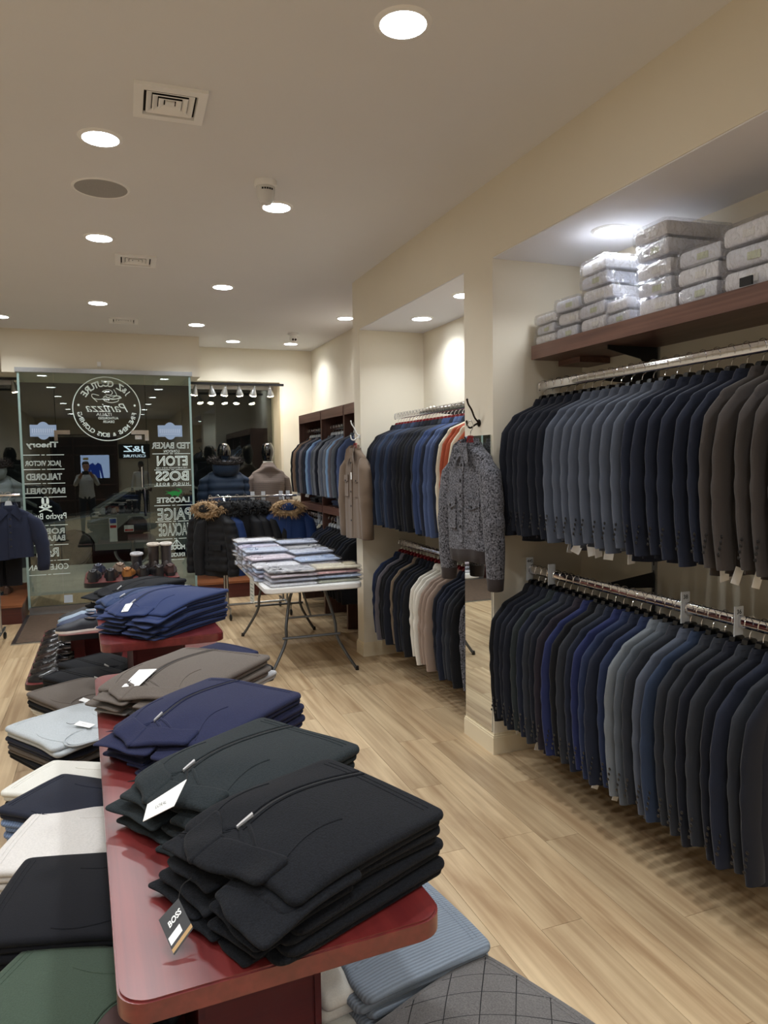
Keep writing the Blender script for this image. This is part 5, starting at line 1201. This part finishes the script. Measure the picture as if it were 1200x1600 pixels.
def patterned(c1, c2, kind):
    key = ('pat', c1, c2, kind)
    if key in FAB: return FAB[key]
    m, b = base_mat('shirting'); N, L = nodes(m); b.inputs['Roughness'].default_value = .8
    tc = N.new('ShaderNodeTexCoord')
    tx = N.new('ShaderNodeTexChecker') if kind == 'check' else N.new('ShaderNodeTexWave')
    if kind == 'check':
        tx.inputs['Scale'].default_value = 90; tx.inputs[1].default_value = rgb(*c1); tx.inputs[2].default_value = rgb(*c2); L.new(tc.outputs['Object'], tx.inputs[0]); L.new(tx.outputs[0], b.inputs['Base Color'])
    else:
        tx.bands_direction = 'Y'; tx.inputs['Scale'].default_value = 28 if kind == 'stripe' else 5; tx.inputs['Distortion'].default_value = 0 if kind == 'stripe' else 14
        mx = N.new('ShaderNodeMix'); mx.data_type = 'RGBA'; mx.inputs[6].default_value = rgb(*c1); mx.inputs[7].default_value = rgb(*c2)
        L.new(tc.outputs['Object'], tx.inputs[0]); L.new(tx.outputs['Fac'], mx.inputs[0]); L.new(mx.outputs[2], b.inputs['Base Color'])
    FAB[key] = m; return m
PAL = [patterned((228, 231, 238), (190, 200, 222), 'stripe'), patterned((222, 226, 236), (172, 186, 214), 'check'), fabric((206, 216, 234), .8, .2, .04), patterned((232, 232, 236), (212, 208, 222), 'stripe'), fabric((234, 235, 239), .8, .2, .04),
       patterned((172, 188, 218), (216, 224, 238), 'check'), fabric((184, 202, 230), .8, .2, .04), patterned((120, 124, 130), (222, 222, 224), 'print'), patterned((232, 224, 230), (214, 200, 212), 'stripe'), fabric((214, 210, 230), .8, .2, .04)]
def ftloc(x, y): return ft.matrix_basis @ Vector((x, y, TZ))
gS = 'bagged shirts piled on the white folding table'
piles = [(-.235, .60, 7, 88), (-.23, .335, 6, 92), (-.235, .085, 6, 86), (-.225, -.17, 5, 95), (-.22, -.42, 4, 84),
         (.17, .62, 6, 96), (.165, .36, 5, 82), (.175, .10, 5, 95), (.17, -.16, 4, 86)]
rowname = ['left', 'left', 'left', 'left', 'left', 'right', 'right', 'right', 'right']
for i, (x, y, n, a) in enumerate(piles):
    z = 0
    for k in range(n):
        p = ftloc(x + random.uniform(-.008, .008), y + random.uniform(-.006, .006)); tt = .0345
        pos = 'topmost' if k == n - 1 else 'lowest' if k == 0 else ORD[k] + ' from the bottom'
        lab = f'{pos} bagged shirt, {ORD[i % 5]} pile from the back, {rowname[i]} row, folding table'
        # bags lie across the table with their collar ends to the outer edge, alternately turned
        bagged(lab, (p.x, p.y, p.z + z), math.radians((0 if i < 5 else 180) + random.uniform(-9, 9)), PAL[(i * 3 + k * 7 + k // 3) % len(PAL)], gS, i + k)
        z += tt
front = [(-.165, -.695, ['white', 'pale blue striped', 'pink and grey', 'grey striped'], [4, 0, 8, 7]), (.205, -.665, ['sage and grey', 'sky blue', 'pink', 'sand'], [None, 6, 'pink', 'sand'])]
for i, (x, y, names, ms) in enumerate(front):
    for k in range(4):
        p = ftloc(x + random.uniform(-.01, .01), y + random.uniform(-.006, .006)); mm = ms[k]
        mm = fabric((170, 172, 150), .8, .2, .06) if mm is None else fabric((218, 172, 172), .8, .2, .06) if mm == 'pink' else fabric((216, 208, 184), .8, .2, .06) if mm == 'sand' else PAL[mm]
        bagged(f'{names[k]} bagged shirt, {("lowest", "second", "third", "topmost")[k]} of the {("front left", "front right")[i]} pile on the folding table', (p.x, p.y, p.z + .0345 * k), math.radians((0, 180)[i] + random.uniform(-5, 5)), mm, gS, i * 3 + k)

# ------------------------------------------------------------------ shelf over the suits with bagged white shirts
sh = thing('wall_shelf', 'thick walnut shelf high in the near alcove carrying bagged white shirts', 'shelf', (0, 0, 0))
SZ = 2.318
MB().box(2.222, XB - .002, .4, 3.50, SZ - .075, SZ).build('board', M_WALNUT, sh, False)
MB().box(2.40, XB - .002, 3.30, 3.50, SZ - .105, SZ - .075).build('end_block', M_WALNUT, sh, False)
for y in (2.93, 1.75): MB().prism([(-.006, -.19), (-.006, 0), (-.30, 0), (-.30, -.02), (-.10, -.06), (-.04, -.12)], y - .004, y + .004, lambda u, v, w: (XB + u - .008, w, SZ - .076 + v)).build('bracket', M_DARKPL, sh, False)
M_WS = fabric((240, 241, 246), .85, .15, .03, 300.); M_WS2 = fabric((228, 232, 242), .85, .15, .03, 300.)
gW = 'bagged white shirts on the high alcove shelf'
z = 0
cols = [(3.405, 3, .0, .058), (3.21, 3, .0, .070), (2.985, 5, .01, .073), (2.80, 2, -.03, .062), (2.575, 5, .0, .082), (2.325, 3, .02, .080), (2.085, 3, .0, .088), (1.84, 4, .0, .082), (1.60, 3, 0, .08)]
for i, (y, n, dx, h) in enumerate(cols):
    for k in range(n):
        pos = 'topmost' if k == n - 1 else 'lowest' if k == 0 else ORD[k] + ' from the bottom'
        lab = f'{pos} bagged white shirt of the {ORD[i]} pile from the left, high shelf'
        wy = .88 if i in (0, 1, 3) else 1.0
        t = bagged(lab, (2.422 + random.uniform(-.010, .006) , y + random.uniform(-.010, .010), SZ + h * k * .96 + .0008), random.uniform(-.10, .10), (M_WS, M_WS2)[(i + k) % 2], gW, i + k, (1., wy, h / .074), random.uniform(-.02, .02), SVW)
        cb = MB().box(-.1705, -.1685, -.045, .01, .016, .040).build('size_label', plain('label_pale', (206, 214, 190), .6) if (i + k) % 2 else M_TAG, t, False)
o = MB().box(2.214, 2.2215, 2.02, 2.075, SZ + .002, SZ + .034).build('shelf_label', M_DARKPL, None, False); tag(o, 'small black brand card on the shelf edge among the white shirts', 'label')
# ------------------------------------------------------------------ shoes and their stands
def shoe_meshes(L=.285, W=.098, boot=0., seed=1):
    """returns sole, upper, lining, collar meshes; toe along +x, heel at -x"""
    n = 26; s = np.linspace(0, 1, n); x = (s - .5) * L
    w = np.interp(s, [0, .05, .2, .4, .62, .8, .93, 1], [.30, .56, .68, .64, .92, 1, .72, .30]) * W / 2
    a = np.linspace(0, 2 * PI, 18, endpoint=False)
    c = np.sign(np.cos(a)) * np.abs(np.cos(a)) ** .8; d = np.sin(a)
    sole = MB().grid([[(x[i], w[i] * 1.06 * np.cos(q), (0.013 if np.sin(q) > 0 else 0) + .010 * (s[i] < .28) * (np.sin(q) > 0)) for q in a] for i in range(n)], wv=True, cap0=True, cap1=True).mesh('sole', M_PRINT, True, 30)
    top = np.interp(s, [0, .04, .25, .40, .52, .7, .88, 1], [.070, .082, .066, .068, .070, .052, .040, .024])
    rows = []
    for i in range(n):
        ring = []
        for q in np.linspace(0, PI, 15):
            yy = w[i] * math.cos(q) * (1 - .30 * math.sin(q) ** 2 * (s[i] < .5)); zz = .012 + .010 * (s[i] < .28) + (top[i] - .012) * math.sin(q) ** .55
            ring.append((x[i], yy, zz))
        rows.append(ring)
    up = MB().grid(rows, cap0=True, cap1=True).mesh('upper', M_PRINT, True, 60)
    e = np.linspace(0, 2 * PI, 22, endpoint=False)
    ox, orx, ory = -.095 * L / .285 + .012, .066, W * .27
    oz = lambda px: np.interp(px / L + .5, s, top)
    lin_ = MB().grid([[(ox + k * orx * math.cos(q), k * ory * math.sin(q), float(oz(ox + k * orx * math.cos(q))) + .0012 + (k - 1) * .004) for q in e] for k in (.25, 1)], wv=True, cap0=True).mesh('lining', M_PRINT, True, 60)
    col = MB().tube([(ox + orx * math.cos(q), ory * math.sin(q), float(oz(ox + orx * math.cos(q))) + .001) for q in np.linspace(0, 2 * PI, 23)], .0045, 6).mesh('collar', M_PRINT)
    lace = MB()
    for k in range(4):
        xx = .012 + k * .022; zz = float(oz(xx)) + .0015; lace.tube([(xx, -.020, zz - .004), (xx + .005, 0, zz + .002), (xx, .020, zz - .004)], .0028, 5)
    lace = lace.mesh('laces', M_PRINT)
    shaft = None
    if boot:
        rows = []
        for z, k in ((.05, .95), (.09, 1), (.14, 1.0), (boot - .01, 1.08), (boot, 1.1), (boot, .9), (boot - .05, .86)):
            rows.append([(ox + .004 + orx * .88 * k * math.cos(q), ory * 1.35 * k * math.sin(q), z) for q in e])
        shaft = MB().grid(rows, wv=True, cap1=True).mesh('shaft', M_PRINT, True, 50)
    rim = MB().tube([(ox + .004 + orx * .92 * math.cos(q), ory * 1.40 * math.sin(q), (boot or .1) + .003) for q in np.linspace(0, 2 * PI, 23)], .011, 8).mesh('fleece_rim', M_PRINT)
    return dict(sole=sole, upper=up, lining=lin_, collar=col, laces=lace, shaft=shaft, fleece_rim=rim)
SH = shoe_meshes(); SB1 = shoe_meshes(boot=.20); SB2 = shoe_meshes(boot=.135)
def leather(c, r=.35): return plain('leather_%d_%d_%d' % c, c, r, var=.08, vscale=20)
def shoe(label, loc, rz, up, sole=(22, 20, 20), lining=(190, 150, 120), laced=True, kind=SH, rim=None, name='shoe', group=None, sc=1.0, rough=.35):
    t = thing(name, label, 'boot' if kind is not SH else 'shoe', loc, (0, 0, rz), group); t.scale = (sc,) * 3
    m = leather(up, rough); link('sole', kind['sole'], t, m=leather(sole, .6)); link('upper', kind['upper'], t, m=m)
    if kind is SH:
        link('lining', kind['lining'], t, m=leather(lining, .7)); link('collar', kind['collar'], t, m=m)
    else:
        link('shaft', kind['shaft'], t, m=m)
        if rim: link('fleece_rim', kind['fleece_rim'], t, m=fabric(rim, .95, 1., .2, 120.))
    if laced: link('laces', kind['laces'], t, m=M_PRINT)
    return t
# high shoe stand at the back: red board with a black edge
def shoe_board(t, nm, x0, x1, y0, y1, z):
    MB().prism(rrect(x1 - x0, y1 - y0, .05, 6, (x0 + x1) / 2, (y0 + y1) / 2), z - .034, z - .003).build(nm + '_edge', M_DARKPL, t, True, 30)
    MB().prism(rrect(x1 - x0 - .006, y1 - y0 - .006, .047, 6, (x0 + x1) / 2, (y0 + y1) / 2), z - .003, z).build(nm, M_MAHOG, t, True, 30)
st = thing('shoe_stand', 'red and black shoe stand beyond the second table, shoes on its high board', 'stand', (0, 0, 0))
shoe_board(st, 'top_board', -.19, .44, 5.20, 5.78, .90)
shoe_board(st, 'lower_board', -.50, .66, 4.48, 5.95, .45)
MB().box(.02, .24, 5.38, 5.60, .45, .866).build('column', M_MAHOGX, st, False)
MB().box(-.30, .46, 4.62, 5.80, 0, .416).build('base', M_MAHOGX, st, False)
rs = thing('shoe_riser', 'small dark riser board holding loafers left of the second table', 'riser', (0, 0, 0))
shoe_board(rs, 'board', -.32, .0, 4.56, 5.12, .70)
MB().box(-.24, -.18, 4.66, 4.72, .45, .666).build('post', M_MAHOGX, rs, False); MB().box(-.27, -.05, 4.9, 5.0, .45, .666).build('post', M_MAHOGX, rs, False)
# heels face the camera on the top board
R90 = math.radians(90)
ZA = .9005
for x, y, up, ln, lab in ((-.128, 5.36, (26, 28, 34), (196, 160, 130), 'black loafer with tan lining, front left on the high shoe board'), (-.015, 5.37, (30, 30, 34), (176, 140, 112), 'black shoe, second from the left in the front row of the high shoe board'),
                          (.098, 5.37, (150, 98, 46), (140, 92, 50), 'tan leather shoe, third in the front row of the high shoe board'), (.20, 5.39, (34, 33, 35), (206, 180, 160), 'black shoe with pale lining, fourth in the front row of the high shoe board'),
                          (.295, 5.40, (32, 30, 32), (200, 170, 150), 'black shoe, fifth in the front row of the high shoe board'), (.388, 5.42, (70, 48, 46), (186, 104, 50), 'brown shoe with orange lining at the right end of the high shoe board')):
    shoe(lab, (x, y, ZA), R90 + random.uniform(-.08, .08), up, lining=ln, laced=False)
for x, y, up, ln, lab in ((-.10, 5.66, (34, 42, 62), (196, 150, 120), 'navy shoe with tan lining at the back left of the high shoe board'), (.045, 5.65, (136, 116, 100), (214, 204, 190), 'beige suede shoe at the back of the high shoe board')):
    shoe(lab, (x, y, ZA), R90 + random.uniform(-.1, .1), up, lining=ln, laced=False, sc=1.0)
shoe('short black boot with fleece rim at the back of the high shoe board', (.165, 5.64, ZA), R90, (40, 40, 46), kind=SB2, rim=(176, 176, 178), laced=False, name='ankle_boot')
shoe('dark brown tall boot with fleece rim, left of two on the high shoe board', (.275, 5.63, ZA), R90 + .1, (52, 44, 42), kind=SB1, rim=(190, 180, 168), laced=False, name='winter_boot')
shoe('grey-brown tall boot with pale fleece rim, right of two on the high shoe board', (.38, 5.63, ZA), R90 - .1, (60, 54, 54), kind=SB1, rim=(200, 194, 186), laced=False, name='winter_boot')
# loafers on the riser, toes to the left
for y, up, so, lab, rz in ((4.66, (42, 44, 52), (214, 206, 196), 'dark leather loafer with a white sole, nearest on the small riser', 184), (4.80, (44, 56, 84), (40, 48, 72), 'navy suede loafer, second on the small riser', 190), (4.91, (136, 152, 170), (214, 216, 216), 'pale blue loafer with a white sole on the small riser', 186), (5.03, (30, 29, 31), (28, 26, 26), 'black loafer at the back of the small riser', 192)):
    shoe(lab, (-.19, y, .7005), math.radians(rz), up, so, lining=(140, 110, 90), laced=False, sc=1.04, rough=.6)
shoe('dark brown slipper upright behind the loafers, left of two', (-.10, 5.20, .4505), R90 + .2, (58, 38, 32), laced=False); shoe('dark brown slipper upright behind the loafers, right of two', (.0, 5.05, .4505), R90, (52, 36, 32), laced=False)
# row of dress shoes along the lower board's left edge
for k in range(9):
    y = 4.57 + .148 * k
    shoe('dark dress shoe, %s from the near end of the row on the low shoe board' % ORD[k], (-.345, y, .4505), math.radians(180 + random.uniform(-6, 6)), ((28, 27, 29), (36, 30, 30), (24, 24, 28), (44, 32, 30))[k % 4], lining=(90, 70, 60), laced=k % 3 != 0, group='dress shoes on the low board', rough=.18)
# ------------------------------------------------------------------ mannequins in the window bays (seen from behind)
M_GLOSS = plain('gloss_black', (8, 8, 9), .10, coat=1.0)
def head_mesh():
    n, mq = 22, 20; rows = []
    for i in range(n):
        t = i / (n - 1); z = -.125 + .25 * t
        r = math.sqrt(max(1e-6, 1 - ((z + .0 - .02) / .125) ** 2)) if z > .02 else np.interp(z, [-.125, -.11, -.06, 0, .02], [.28, .52, .80, .97, 1.0])
        r = max(r, .02); ring = []
        for q in np.linspace(0, 2 * PI, mq, endpoint=False):
            x = .075 * r * math.cos(q); y = .098 * r * math.sin(q) + (.012 if z < -.03 else 0)
            if y > 0: y += .016 * math.exp(-(x / .014) ** 2 - ((z + .02) / .024) ** 2) + .004 * math.exp(-(x / .02) ** 2 - ((z + .065) / .012) ** 2) - .006 * math.exp(-((abs(x) - .03) / .014) ** 2 - ((z - .01) / .014) ** 2)
            ring.append((x, y, z))
        rows.append(ring)
    return MB().grid(rows, wv=True, cap0=True, cap1=True).mesh('head', M_GLOSS, True, 80)
HEAD = head_mesh()
def limb(mb, pts, rs, n=12): return mb.tube(spline(pts, 12), np.interp(np.linspace(0, 1, 12), np.linspace(0, 1, len(rs)), rs), n)
def mannequin(label, loc, rz, coat, legm, kind, shoes=(24, 24, 26)):
    """faces local +y (the street); stands on its own rod and plate"""
    t = thing('mannequin', label, 'mannequin', loc, (0, 0, rz))
    HZ_ = 1.625
    link('head', HEAD, t, loc=(0, .01, HZ_ - .025)).scale = (1.14, 1.12, 1.14)
    MB().tube([(0, 0, HZ_ - .27), (0, .0, HZ_ - .19), (0, .006, HZ_ - .10)], [.065, .052, .05], 14).build('neck', M_GLOSS, t)
    top = HZ_ - .16; L = .80 if kind == 'puffer' else .76
    hw = .245 if kind == 'puffer' else .225; th = .165 if kind == 'puffer' else .125
    P = body_grid(hw, th, L, 31, top=-.02, tip=-.12, neck=.082, wr=.003, slim=.88 if kind != 'puffer' else .97, nu=46, nv=40, power=.86, shoulder_t=.62)
    if kind == 'puffer': P = puffy(P, 7, .026, -L, -.14)
    c = MB().grid(P + np.array([0, 0, top]), wv=True, cap0=True, cap1=True, flip=True).build('coat_body', coat, t, True, 80)
    for s in (-1, 1):
        Q = sleeve_grid(s, hw - .015, -.115, .62, .085 if kind == 'puffer' else .066, .085 if kind == 'puffer' else .068, 7 + s, flare=.06, nu=44, nv=18, wr=.003, bend=.05)
        if kind == 'puffer': Q = puffy(Q, 6, .018, -.75, -.14)
        MB().grid(Q + np.array([0, 0, top]), wv=True, cap0=True, cap1=True, flip=True).build('sleeve', coat, t, True, 80)
        hp = Q[-1].mean(0) + np.array([0, 0, top])
        MB().tube([hp, hp + (0, .01, -.05), hp + (0, .02, -.11), hp + (0, .025, -.16)], [.028, .038, .034, .014], 10).build('hand', M_GLOSS, t)
        mb = MB(); limb(mb, [(s * .09, 0, top - L + .06), (s * .095, .01, .50), (s * .10, -.01, .10)], [.085, .064, .052]); mb.build('trouser_leg', legm, t)
        for nm in ('sole', 'upper', 'collar'): link(nm if nm != 'upper' else 'shoe', SH[nm], t, m=leather(shoes, .5), loc=(s * .105, .03, .0145), rot=(0, 0, R90))
    if kind == 'puffer':
        hood = [[(.15 * k * math.cos(a), -.09 + .10 * k * math.sin(a), top + z) for a in np.linspace(0, 2 * PI, 22, endpoint=False)] for k, z in ((.6, -.15), (1.05, -.11), (1.2, -.04), (1.18, .03), (.9, .05), (.6, .0))]
        MB().grid(hood, wv=True, cap0=True, cap1=True).build('hood', coat, t)
        mbp = t; r_ = np.random.default_rng(4); V = []; F = []
        for i in range(1100):
            a = r_.uniform(0, 2 * PI); p = np.array([.185 * math.cos(a), -.06 + .135 * math.sin(a), top + .050 + .03 * math.sin(a)]) + r_.normal(0, .014, 3); d = np.array([math.cos(a), math.sin(a), .6]) + r_.normal(0, .5, 3); d /= np.linalg.norm(d)
            s_ = np.cross(d, r_.normal(0, 1, 3)); s_ = s_ / np.linalg.norm(s_) * .006; l = .05 * r_.uniform(.6, 1.2); k = len(V); V += [p - s_, p + s_, p + d * l]; F += [(k, k + 1, k + 2)]
        mb = MB().add(V, F).tube([(.185 * math.cos(a), -.06 + .135 * math.sin(a), top + .045 + .03 * math.sin(a)) for a in np.linspace(0, 2 * PI, 25)], .03, 8); mb.build('fur_trim', plain('fur_dark', (38, 34, 33), .9), t, True, kind='stuff')
    else:
        a = np.linspace(0, 2 * PI, 24, endpoint=False)
        MB().grid([[(.078 * k * math.cos(q), .072 * k * math.sin(q) + .0, top + z + .02 * math.sin(q) * -1) for q in a] for k, z in ((.90, -.02), (.98, .004), (1.15, -.018), (1.5, -.06))], wv=True).build('collar', coat, t)
        MB().grid([[(.066 * math.cos(q), .062 * math.sin(q), top + z) for q in a] for z in (-.02, .035)], wv=True).build('shirt_collar', F_WHT, t)
    MB().lathe([(0, .014), (.13, .014), (.14, .006), (.14, 0)], 28, c=(0, -.0, 0)).build('base_plate', M_CHROME, t)
    MB().tube([(0, -.06, .01), (0, -.06, .55)], .011, 8).build('support_rod', M_CHROME, t)
    return t
PZ = .2053
mannequin('black-headed mannequin in a navy quilted coat with dark fur hood, right window bay', (1.405, 9.50, PZ), 0.06, fabric((38, 52, 72), .55, .15, .04, 300., 'plain', .05), fabric((30, 30, 34)), 'puffer')
mannequin('black-headed mannequin in a brown checked blazer, right window bay', (1.975, 9.50, PZ), -0.04, fabric((112, 100, 94), .9, .5, .35, 240., 'check', .1), fabric((36, 36, 44)), 'blazer', (60, 44, 36))
mannequin('mannequin in a grey quilted coat cut by the left edge of the photo', (-1.27, 9.35, PZ), 0.0, fabric((108, 118, 120), .6, .15, .04, 300., 'plain', .05), fabric((26, 26, 30)), 'puffer', (84, 62, 50))
# left edge: rolling rack end with a navy coat and dark trousers
lr = thing('rolling_rack', 'rolling clothes rack mostly outside the left edge, carrying a navy coat', 'clothes rack', (-1.30, 7.60, 0))
MB().tube([(-.55, 0, 1.42), (.50, 0, 1.42)], .013, 10).build('top_bar', M_CHROME, lr)
for s in (-.50, .28):
    MB().tube([(s, 0, .12), (s, 0, 1.42)], .013, 8).build('post', M_STEEL, lr); MB().tube([(s, -.26, .11), (s, .26, .11)], .013, 8).build('foot_bar', M_STEEL, lr)
    for dy in (-.25, .25):
        c = MB().tube([(s, dy, .11), (s, dy, .07)], .008, 6).build('caster_stem', M_STEEL, lr); MB().lathe([(0, -.014), (.024, -.014), (.034, -.006), (.034, .006), (.024, .014), (0, .014)], 16, M=Matrix.Translation((s, dy, .0345)) @ Matrix.Rotation(R90, 4, 'Y')).build('caster', M_DARKPL, c)
front_jacket('navy_coat', 'dark navy coat on the rack at the left edge of the photo', 'coat', (-.90, 7.60, 1.42), math.radians(12), fabric((34, 40, 60), .85, .5, .1, 300., 'plain', .1), M_RIBB, .60, 931, (HW, HKW), sl=.56, hw=.20, thk=.06, flare=.10, flap=False)
def trousers(label, loc, rz, m):
    t = thing('hanging_trousers', label, 'trousers', loc, (0, 0, rz))
    for s in (-1, 1):
        mb = MB(); P = [[(s * .085 + .075 * k * math.cos(a), .022 * math.sin(a), z) for a in np.linspace(0, 2 * PI, 16, endpoint=False)] for k, z in ((1.1, -.10), (1.15, -.3), (1.0, -.6), (.9, -.88))]
        mb.grid(P, wv=True, cap0=True, cap1=True).build('trouser_leg', m, t)
    MB().box(-.17, .17, -.02, .02, -.125, -.07).build('waistband', m, t, False)
    link('hook', HKW, t); return t
trousers('black trousers hanging just behind the navy coat at the left edge', (-.98, 7.72, 1.42), .15, F_BK2)
trousers('second pair of black trousers behind the navy coat at the left edge', (-1.06, 7.80, 1.42), .15, F_BK2)

# ------------------------------------------------------------------ the back of the shop, seen mirrored in the storefront glass
lw = thing('wall_display', 'dark walnut wall display with screen behind the camera, mirrored in the glass', 'shelving', (0, -7.98, 0))
MB().box(-1.75, .28, 0, .04, 0, 2.6).build('back_panel', M_WALNUTZ, lw, False)
for x in (-1.75, -1.1, .25): MB().box(x, x + .04, .04, .34, 0, 2.6).build('upright', M_WALNUTZ, lw, False)
for z in (.5, 1.0, 2.0, 2.3): MB().box(-1.71, .25, .04, .32, z, z + .03).build('shelf', M_WALNUT, lw, False)
tv = thing('screen', 'lit screen showing a blue suit behind the camera, mirrored in the glass', 'screen', (-.42, -7.60, 1.62))
MB().box(-.46, .46, -.05, .0, -.40, .40).build('bezel', M_DARKPL, tv, False)
MB().box(-.44, .44, .001, .003, -.38, .38).build('picture', emit('screen_pale', rgb(176, 196, 236), 2.6), tv, False)
e_blue = emit('screen_blue', rgb(34, 62, 150), 1.6)
MB().prism([(-.14, -.38), (.14, -.38), (.13, -.1), (.2, -.38), (.25, -.38), (.19, .06), (.08, .13), (0, .05), (-.08, .13), (-.19, .06), (-.25, -.38), (-.2, -.38), (-.13, -.1)], .0035, .006, lambda u, v, w: (-u, w, v)).build('suit_picture', e_blue, tv, False)
MB().box(-.36, -.20, .0035, .005, .22, .30).build('caption_bar', emit('screen_gold', rgb(150, 130, 70), 1.2), tv, False)
sg = thing('lit_sign', 'black lit sign with white letters behind the camera, mirrored in the glass', 'sign', (.83, -7.96, 2.12))
MB().box(-.50, .50, -.03, .0, -.24, .24).build('panel', M_DARKPL, sg, False)
e_sign = emit('sign_white', (.75, .9, 1, 1), 5.0)
for txt, z, w, h in (('J&Z', .05, .70, .26), ('COUTURE', -.16, .72, .09)):
    V, F = text_mesh(txt, w, h, bold=.02, mirror=True); MB().add(np.stack([V[:, 0], np.full(len(V), .003), V[:, 1] + z], 1), F).build('letters', e_sign, sg, False)
# two people behind the camera, whose reflections show in the glass
def person(label, loc, rz, skin, shirt, trous, hairm, arms, cap=None):
    t = thing('person', label, 'person', loc, (0, 0, rz))
    J = [((0, 0, .95), .14), ((0, 0, 1.12), .135), ((0, .0, 1.30), .15), ((0, 0, 1.42), .11), ((0, .01, 1.49), .055), ((0, .02, 1.55), .06)]
    V = [j[0] for j in J]; Rr = [j[1] for j in J]; E = [(i, i + 1) for i in range(5)]
    def chain(start, pts):
        k = start
        for p, r in pts: V.append(p); Rr.append(r); E.append((k, len(V) - 1)); k = len(V) - 1
        return k
    hands = []
    for s in (-1, 1):
        chain(0, [((s * .10, 0, .88), .105), ((s * .11, .02, .50), .07), ((s * .115, -.02, .10), .045), ((s * .12, .10, .04), .04)])
        pts = arms[0 if s < 0 else 1]
        hands.append(chain(3, [((s * .17, 0, 1.40), .07)] + [((x, y, z), r) for (x, y, z), r in zip(pts, (.05, .038, .034))]))
        h = pts[-1]
        for f in range(4): chain(hands[-1], [((h[0] + (f - 1.5) * .018, h[1] + .05, h[2] + .03), .010), ((h[0] + (f - 1.5) * .017, h[1] + .085, h[2] + .045 - .004 * abs(f - 1.5)), .009)])
        chain(hands[-1], [((h[0] - s * .04, h[1] + .02, h[2] + .035), .011), ((h[0] - s * .05, h[1] + .05, h[2] + .055), .010)])
    me = bpy.data.meshes.new('body'); me.from_pydata(V, E, []); o = bpy.data.objects.new('tmp', me); COL.objects.link(o)
    sk = o.modifiers.new('skin', 'SKIN'); sk.use_smooth_shade = True
    for i, r in enumerate(Rr): me.skin_vertices[0].data[i].radius = (r * (1.25 if i in (1, 2) else 1), r)
    me.skin_vertices[0].data[0].use_root = True
    o.modifiers.new('s', 'SUBSURF').levels = 2
    bpy.context.view_layer.update(); m2 = bpy.data.meshes.new_from_object(o.evaluated_get(bpy.context.evaluated_depsgraph_get())); bpy.data.objects.remove(o)
    m2.name = 'body'; m2.materials.clear()
    for m in (skin, shirt, trous): m2.materials.append(m)
    for p in m2.polygons:
        c = p.center; near_hand = any((c - Vector(V[h])).length < .12 for h in hands)
        p.material_index = 0 if (near_hand or c.z > 1.475) else 1 if c.z > .90 else 2
    b = link('body', m2, t)
    hd = head_mesh(); hd.materials[0] = skin; link('head', hd, t, loc=(0, .03, 1.64))
    hr = MB(); rows = []
    for z, k in ((.02, 1.06), (.05, 1.09), (.09, 1.0), (.12, .72), (.135, .3)):
        rows.append([(.076 * k * math.cos(q), .098 * k * math.sin(q) - (.02 if z < .06 else .004), z) for q in np.linspace(0, 2 * PI, 20, endpoint=False)])
    hr.grid(rows, wv=True, cap1=True); h = hr.build('hair' if not cap else 'cap', cap or hairm, t, loc=(0, .03, 1.64))
    if cap: MB().prism([(.07 * math.cos(q), .09 + .07 * math.sin(q)) for q in np.linspace(0, PI, 12)], .03, .04).build('cap_peak', cap, h)
    for s in (-1, 1):
        MB().lathe([(0, 0), (.008, .002), (.009, .006), (0, .009)], 10, M=Matrix.Translation((s * .03, .118, 1.655)) @ Matrix.Rotation(-R90, 4, 'X')).build('eye', M_PRINT, t)
        MB().lathe([(0, -.012), (.018, 0), (.012, .012), (0, .014)], 10, c=(s * .078, .03, 1.635)).build('ear', skin, t)
    MB().box(-.022, .022, .122, .128, 1.572, 1.580).build('mouth', plain('lips', (150, 92, 84), .5), t, False)
    return t
SK = plain('skin_tone', (196, 150, 124), .5); SK2 = plain('skin_dark', (84, 58, 46), .5)
pp = person('person in a pale top with raised hands behind the camera, mirrored in the glass', (-.52, -.75, 0), math.radians(-4), SK, fabric((196, 198, 200)), fabric((34, 36, 48)), plain('hair_brown', (50, 36, 28), .6), (((-.26, .10, 1.20), (-.15, .32, 1.40), (-.12, .38, 1.46)), ((.26, .10, 1.20), (.13, .32, 1.42), (.08, .38, 1.48))))
ph = MB().box(-.075, .075, .47, .48, 1.46, 1.54).build('phone', M_DARKPL, None, False); ph.parent = None; ph.location = (-.52, -.75, 0); tag(ph, 'dark phone held up by the person mirrored in the glass', 'phone')
person('person in a pale shirt and dark cap far behind the camera, mirrored in the glass', (.90, -4.9, 0), math.radians(8), SK2, fabric((198, 198, 196)), fabric((40, 40, 46)), M_PRINT, (((-.25, .0, 1.15), (-.27, .06, .92), (-.27, .08, .86)), ((.25, .0, 1.15), (.27, .06, .92), (.27, .08, .86))), cap=fabric((24, 24, 26)))
